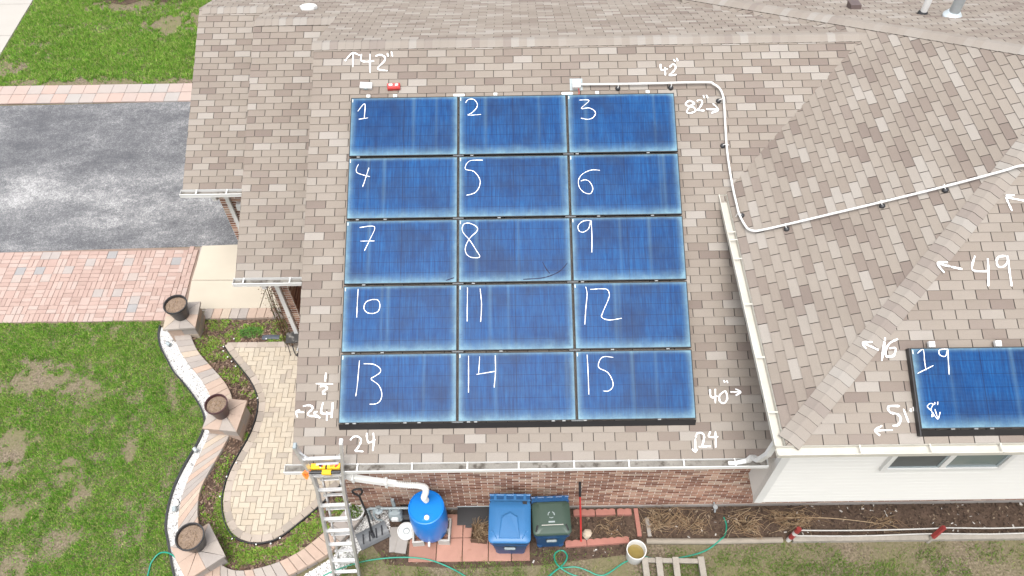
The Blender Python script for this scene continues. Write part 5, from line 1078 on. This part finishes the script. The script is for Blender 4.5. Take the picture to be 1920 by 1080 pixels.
# hoses
def hose(pts, label):
    q = smooth_path([Vector((x, y, z)) for x, y, z in pts], 7); tag(MB().tube(q, .0125, 8).build('garden_hose', M_hose, None, True), label, 'hose')
G_ = .016
hose([(-2.95, -1.3, G_), (-2.89, -.95, G_), (-2.88, -.68, G_+.01), (-2.87, -.50, G_+.02), (-2.77, -.37, G_+.05), (-2.63, -.36, G_+.07), (-2.50, -.42, G_+.03), (-2.40, -.52, G_+.01)], 'green garden hose looping from the lawn over the black edging')
hose([(-.6, -1.25, G_), (-.06, -.79, G_), (.27, -.63, G_), (.7, -.51, G_), (1.22, -.475, G_+.03), (1.66, -.51, G_+.03), (2.02, -.63, G_+.01), (2.37, -.82, G_), (2.8, -1.1, G_), (3.3, -1.05, G_), (3.67, -.79, G_), (3.9, -.62, G_), (3.975, -.50, G_+.01), (3.94, -.41, G_+.01), (3.86, -.39, G_+.01), (3.78, -.44, G_+.01), (3.77, -.53, G_), (3.83, -.65, G_+.026), (4.0, -.76, G_), (4.28, -.86, G_), (4.4, -.92, G_), (4.25, -.97, G_)], 'green garden hose curving along the red slabs into a small loop')
hose([(3.45, -1.0, G_), (3.80, -.705, G_+.03), (3.95, -.665, G_), (4.12, -.66, G_), (4.3, -.72, G_), (4.45, -.79, G_), (4.6, -.78, G_), (4.86, -.62, G_), (5.0, -.54, G_), (5.10, -.36, G_), (5.26, -.50, G_), (5.55, -.56, G_), (5.88, -.52, G_), (6.15, -.46, G_), (6.34, -.38, G_), (6.52, -.27, .12), (6.62, -.17, .05), (6.68, .0, G_), (6.66, .14, G_)], 'green garden hose passing behind the white bucket and over the log')
# dead plants in the small bed and along the wall
def dead(x, y, rx, ry, n, hgt, label, th=.004):
    m = MB()
    for _ in range(n):
        a = random.uniform(0, 6.28); q = math.sqrt(random.random())*.35; x0, y0 = rx*q*math.cos(a), ry*q*math.sin(a); b = a+random.uniform(-2.2, 2.2); L = random.uniform(.4, 1)
        p = [(x0, y0, .0)]; 
        for k in (1, 2, 3): p.append((x0+rx*L*k/3*math.cos(b+.4*k*random.uniform(-1, 1)), y0+ry*L*k/3*math.sin(b+.4*k*random.uniform(-1, 1)), hgt*math.sin(k*.85)*random.uniform(.4, 1)+.01))
        m.tube(smooth_path(p, 3), [th*(1-.06*k) for k in range(10)], 4, r=random.random())
    return tag(m.build('dead_plant', M_twig, None, loc=(x, y, 0)), label, 'dead plant', 'dead plants below the wall')
dead(4.72, -.02, .30, .22, 34, .16, 'tangle of dead tan stems inside the small brick edged bed'); dead(5.6, .08, .42, .28, 65, .2, 'sprawling dead stems beside the straight terracotta bar'); dead(6.1, .05, .38, .28, 60, .18, 'dead stems by the hose end'); dead(6.95, -.02, .36, .26, 70, .24, 'dense bundle of dead orange tan stems under the siding corner', .005); dead(7.75, .06, .55, .24, 90, .2, 'dead stems behind the banded post')
for x0, y0, x1, y1 in ((7.5, .10, 9.3, -.02), (7.45, .2, 8.45, .0)): tag(MB().tube(smooth_path([(x0, y0, .06), ((x0+x1)/2, (y0+y1)/2+.03, .10), (x1, y1, .04)], 5), [.010-.0006*k for k in range(11)], 6).build('stick', M_twig), 'long bare stick lying below the siding, '+('the longer of two' if x1 > 9 else 'the shorter of two'), 'stick')
dead(9.3, .02, .4, .2, 30, .12, 'thin scatter of dead stems behind the leaning red post')
# stool by the porch pier, dark bag, vine
ch_ = thing('patio_stool', 'dark square topped metal stool by the porch pier', 'stool', (-1.07, 3.60, 0), .06)
MB().cbox((0, 0, .47), (.27, .25, .03), ch=.006).build('top', pieces('mottled dark tray', [(0, (.05,.048,.046))], .6, .5, 18, .3, 60, blend=((.25,.235,.215), 9, .55, .68)), ch_)
for sx in (-1, 1):
    for sy in (-1, 1): MB().tube([(sx*.11, sy*.10, .455), (sx*.14, sy*.14, .01)], .008, 6).build('leg', M_dark, ch_)
MB().tube(smooth_path([(-.02, -.14, .40), (.02, -.26, .30), (.10, -.30, .26), (.22, -.18, .34)], 5), .012, 6).build('arm', M_dark, ch_); MB().tube([(.06, -.26, .30), (.06, -.40, .012), (.30, -.40, .012)], .011, 6).build('runner', M_dark, ch_); MB().tube([(.06, -.40, .012), (.12, -.14, .25), (.30, -.14, .25)], .011, 6).build('brace', M_dark, ch_)
bgm = MB(); bgm.loft([[(x*(1-.55*abs(t))*1, y*(1-.3*abs(t)), .002+z*(1-.75*t*t)) for x, y, z in [(t*.26+.0, -.07, 0), (t*.26, -.04, .045), (t*.26, .01, .06), (t*.26, .06, .04), (t*.26, .08, 0)]] for t in (-1, -.6, -.2, .2, .6, 1)]); bgm.v = [(x*1.6, y, z) for x, y, z in bgm.v]
tag(bgm.build('dark_sheet', plain('crumpled dark sheet', (.06,.07,.085), .4, var=.4, scale=20), None, True, loc=(-1.66, 3.89, 0)), 'crumpled dark plastic sheet in the bed behind the patio', 'sheet')
vn = MB()
for _ in range(16):
    x = random.uniform(-1.36, -1.16); z = 0; p = [(x, 3.72+random.uniform(-.1, .04), 0)]
    for k in range(1, 5): p.append((x+random.uniform(-.05, .05)+.02*k, 3.72+random.uniform(-.04, .02), k*random.uniform(.2, .5)))
    vn.tube(smooth_path(p, 3), .005, 4, r=random.random())
for _ in range(420):
    x = random.gauss(-1.22, .07); z = random.uniform(.1, 2.3); y = 3.70+random.uniform(-.05, .03); s = random.uniform(.012, .028); d = random.uniform(0, 6.28)
    vn.add([(x, y, z), (x+s*math.cos(d), y-s*.6, z+s*math.sin(d)), (x-s*math.sin(d), y-.01, z+s*math.cos(d))], [(0, 1, 2)], random.random())
tag(vn.build('vine', M_leaf), 'bare brown vine climbing the brick porch pier', 'vine')
clv = MB()
for _ in range(900):
    a, q = random.uniform(0, 6.28), math.sqrt(random.random()); x, y, z = .26*q*math.cos(a), .14*q*math.sin(a), .10*(1-q*q)*random.uniform(.4, 1); s = .016; d = random.uniform(0, 6.28)
    clv.add([(x, y, z), (x+s*math.cos(d), y+s*math.sin(d), z+.01), (x-s*math.sin(d), y+s*math.cos(d), z+.012)], [(0, 1, 2)], random.random())
tag(clv.build('leafy_plant', pieces('fresh green leaves', [(0, (.05,.14,.02)), (.5, (.08,.2,.03)), (.8, (.11,.24,.05))], .7, .15, 8, .05, 30), None, loc=(-2.08, 4.02, .01)), 'fresh green leafy clump in the bed near the pillar', 'plant')
# shrub at the far end of the lawn
for x, y, rx, lab in ((-8.0, 15.75, .75, 'leafless shrub over dark mulch at the far lawn, nearer the sidewalk'), (-6.6, 15.75, .7, 'leafless shrub with a few tan leaves at the far lawn, nearer the garage')):
    t = thing('shrub', lab, 'shrub', (x, y, 0), group='shrubs at the end of the lawn')
    tag(sheet('mulch_ring', [(rx*1.1*math.cos(a*.5), rx*.62*math.sin(a*.5)*(1+.15*math.sin(a*2))) for a in range(13)], .012, M_soil, t), None)
    m = MB(); lf_ = MB()
    for _ in range(60):
        a = random.uniform(0, 6.28); L = random.uniform(.4, 1.0)*rx; p = [(.1*math.cos(a), .1*math.sin(a), 0), (.45*L*math.cos(a), .45*L*math.sin(a), .35*random.uniform(.6, 1.3)), (L*math.cos(a+.2), .8*L*math.sin(a+.2), .75*random.uniform(.5, 1.2))]
        m.tube(smooth_path(p, 3), [.010-.001*k for k in range(7)], 5, r=random.random())
        for _ in range(12):
            q = Vector(p[2])+Vector((random.gauss(0, .09), random.gauss(0, .09), random.gauss(0, .09))); s = .03; d = random.uniform(0, 6.28)
            lf_.add([q, q+Vector((s*math.cos(d), s*math.sin(d), .01)), q+Vector((-s*math.sin(d), s*math.cos(d), .012))], [(0, 1, 2)], random.random())
    m.build('stems', M_twig, t); tag(lf_.build('leaves', M_leaf, t), kind='stuff')
# ------------------------------------------------------------ grass, blade by blade
edx = sorted([(p.y, p.x) for p in edp]); ey_ = [e[0] for e in edx]; ex_ = [e[1] for e in edx]
def fbm(x, y, s, seed):
    """vectorised value noise, four octaves"""
    tot = np.zeros_like(x); amp = 1; norm = 0
    for o in range(4):
        fx, fy = x*s+seed*17.3, y*s+seed*9.1; ix, iy = np.floor(fx).astype(int), np.floor(fy).astype(int); tx, ty = fx-ix, fy-iy; tx = tx*tx*(3-2*tx); ty = ty*ty*(3-2*ty)
        hsh = lambda a, b: ((np.sin(a*127.1+b*311.7+o*74.7)*43758.5453) % 1)
        v = (hsh(ix, iy)*(1-tx)+hsh(ix+1, iy)*tx)*(1-ty)+(hsh(ix, iy+1)*(1-tx)+hsh(ix+1, iy+1)*tx)*ty
        tot += amp*v; norm += amp; amp *= .55; s *= 2.1
    return tot/norm
def blades(name, x, y, keep, hgt, wid, mat, label, tone):
    x, y, tone, hgt = x[keep], y[keep], tone[keep], hgt[keep]; n = len(x)
    a = rng.uniform(0, 2*np.pi, n); lean = rng.uniform(.25, .95, n)*hgt; b = rng.uniform(0, 2*np.pi, n); w = wid*rng.uniform(.6, 1.3, n)
    v = np.zeros((n, 3, 3)); v[:, 0] = np.stack([x-w*np.cos(a), y-w*np.sin(a), np.full(n, .001)], 1); v[:, 1] = np.stack([x+w*np.cos(a), y+w*np.sin(a), np.full(n, .001)], 1); v[:, 2] = np.stack([x+lean*np.cos(b), y+lean*np.sin(b), hgt], 1)
    me = bpy.data.meshes.new(name); me.vertices.add(3*n); me.vertices.foreach_set('co', v.ravel()); me.loops.add(3*n); me.loops.foreach_set('vertex_index', np.arange(3*n)); me.polygons.add(n); me.polygons.foreach_set('loop_start', np.arange(0, 3*n, 3)); me.polygons.foreach_set('loop_total', np.full(n, 3)); 
    at = me.attributes.new('rnd', 'FLOAT', 'FACE'); at.data.foreach_set('value', np.clip(tone, 0, .95)); me.update(); me.validate()
    return tag(link(name, me, mat), label, 'grass', kind='stuff')
def patches(x, y, lst):
    d = np.zeros_like(x)
    for cx, cy, rx, ry, s in lst: d = np.maximum(d, s*1.5*np.clip(1.15-np.hypot((x-cx)/rx, (y-cy)/ry)-2.3*(fbm(x, y, 6.5, 5)-.5), 0, 1))
    return d
n = 430000; x = rng.uniform(-8.2, -1.9, n); y = rng.uniform(-1.6, 4.32, n)
bare = patches(x, y, [(-6.0, 3.04, .75, .42, 1.1), (-5.2, 2.85, .45, .22, .8), (-5.95, 1.5, .42, .5, .95), (-3.76, 1.57, .17, .27, 1.2), (-4.46, .72, .2, .36, .9), (-4.53, -.16, .5, .25, .6), (-5.21, -.51, .45, .3, .9), (-5.55, .4, .45, .25, .9), (-4.9, 1.2, .3, .3, .7), (-3.35, .3, .3, .5, .45), (-3.1, 3.4, .2, .25, .6), (-3.3, 2.6, .15, .35, .5)])
f1 = fbm(x, y, 1.6, 1); f2 = fbm(x, y, 5.5, 2); dens = np.clip(1.15+1.5*(f1-.5)+2.4*(f2-.5), .22, 1.15)*np.clip(1-bare, .02, 1)
keep = (rng.random(n) < dens) & (x < np.interp(y, ey_, ex_)-.02)
blades('grass', x, y, keep, (.02+.07*f2*f2)*rng.uniform(.6, 1.3, n), .0065, M_grass, 'green lawn with worn patches beside the white stone strip', np.clip(rng.random(n)*.70+.55*(.62-f1)+.25*np.clip(bare, 0, 1), 0, .95))
n = 260000; x = rng.uniform(-10.6, -3.4, n); y = rng.uniform(11.74, 17, n)
bare = patches(x, y, [(-6.23, 14.2, .74, .55, 1.5), (-5.4, 14.6, .5, .5, 1.3), (-7.5, 15.25, 1.4, .45, 1.1), (-8.1, 11.8, 2.4, .22, 1.2), (-5.3, 11.75, 1.6, .22, 1.2), (-10.1, 12.5, .55, .4, .9), (-8.4, 14.2, .9, .35, .45), (-9.4, 13.5, .4, .3, .5)])
f1 = fbm(x, y, 1.3, 3); f2 = fbm(x, y, 4.5, 4); dens = np.clip(1.15+1.3*(f1-.5)+2.4*(f2-.5), .22, 1.1)*np.clip(1-bare, .02, 1)
keep = (rng.random(n) < dens) & (x > -10.46+.02*(f2-.5))
blades('grass', x, y, keep, (.03+.06*f2)*rng.uniform(.6, 1.3, n), .008, M_grass, 'green lawn between the sidewalk and the driveway edge course', np.clip(rng.random(n)*.70+.55*(.62-f1)+.25*np.clip(bare, 0, 1), 0, .95))
n = 120000; x = rng.uniform(.3, 13, n); y = rng.uniform(-2.2, -.28, n)
f1 = fbm(x, y, 1.7, 6); f2 = fbm(x, y, 5, 7); dens = np.clip(.55+2.2*(f1-.5)+1.8*(f2-.5), .05, 1)*np.clip((-.32-y)*3.2+.2*(x > 7), .0, 1)
dens *= np.where((x > 4.0) & (x < 5.6) & (y > -.95), .25, 1)*np.where((x < 1.0) & (y > -.35), .2, 1)
keep = (rng.random(n) < dens)
blades('grass', x, y, keep, (.02+.05*f2)*rng.uniform(.6, 1.3, n), .0065, M_drygrass, 'thin yellowing grass beyond the red slabs and plank', np.clip(rng.random(n)*.6+.5*(1-f1), 0, .95))
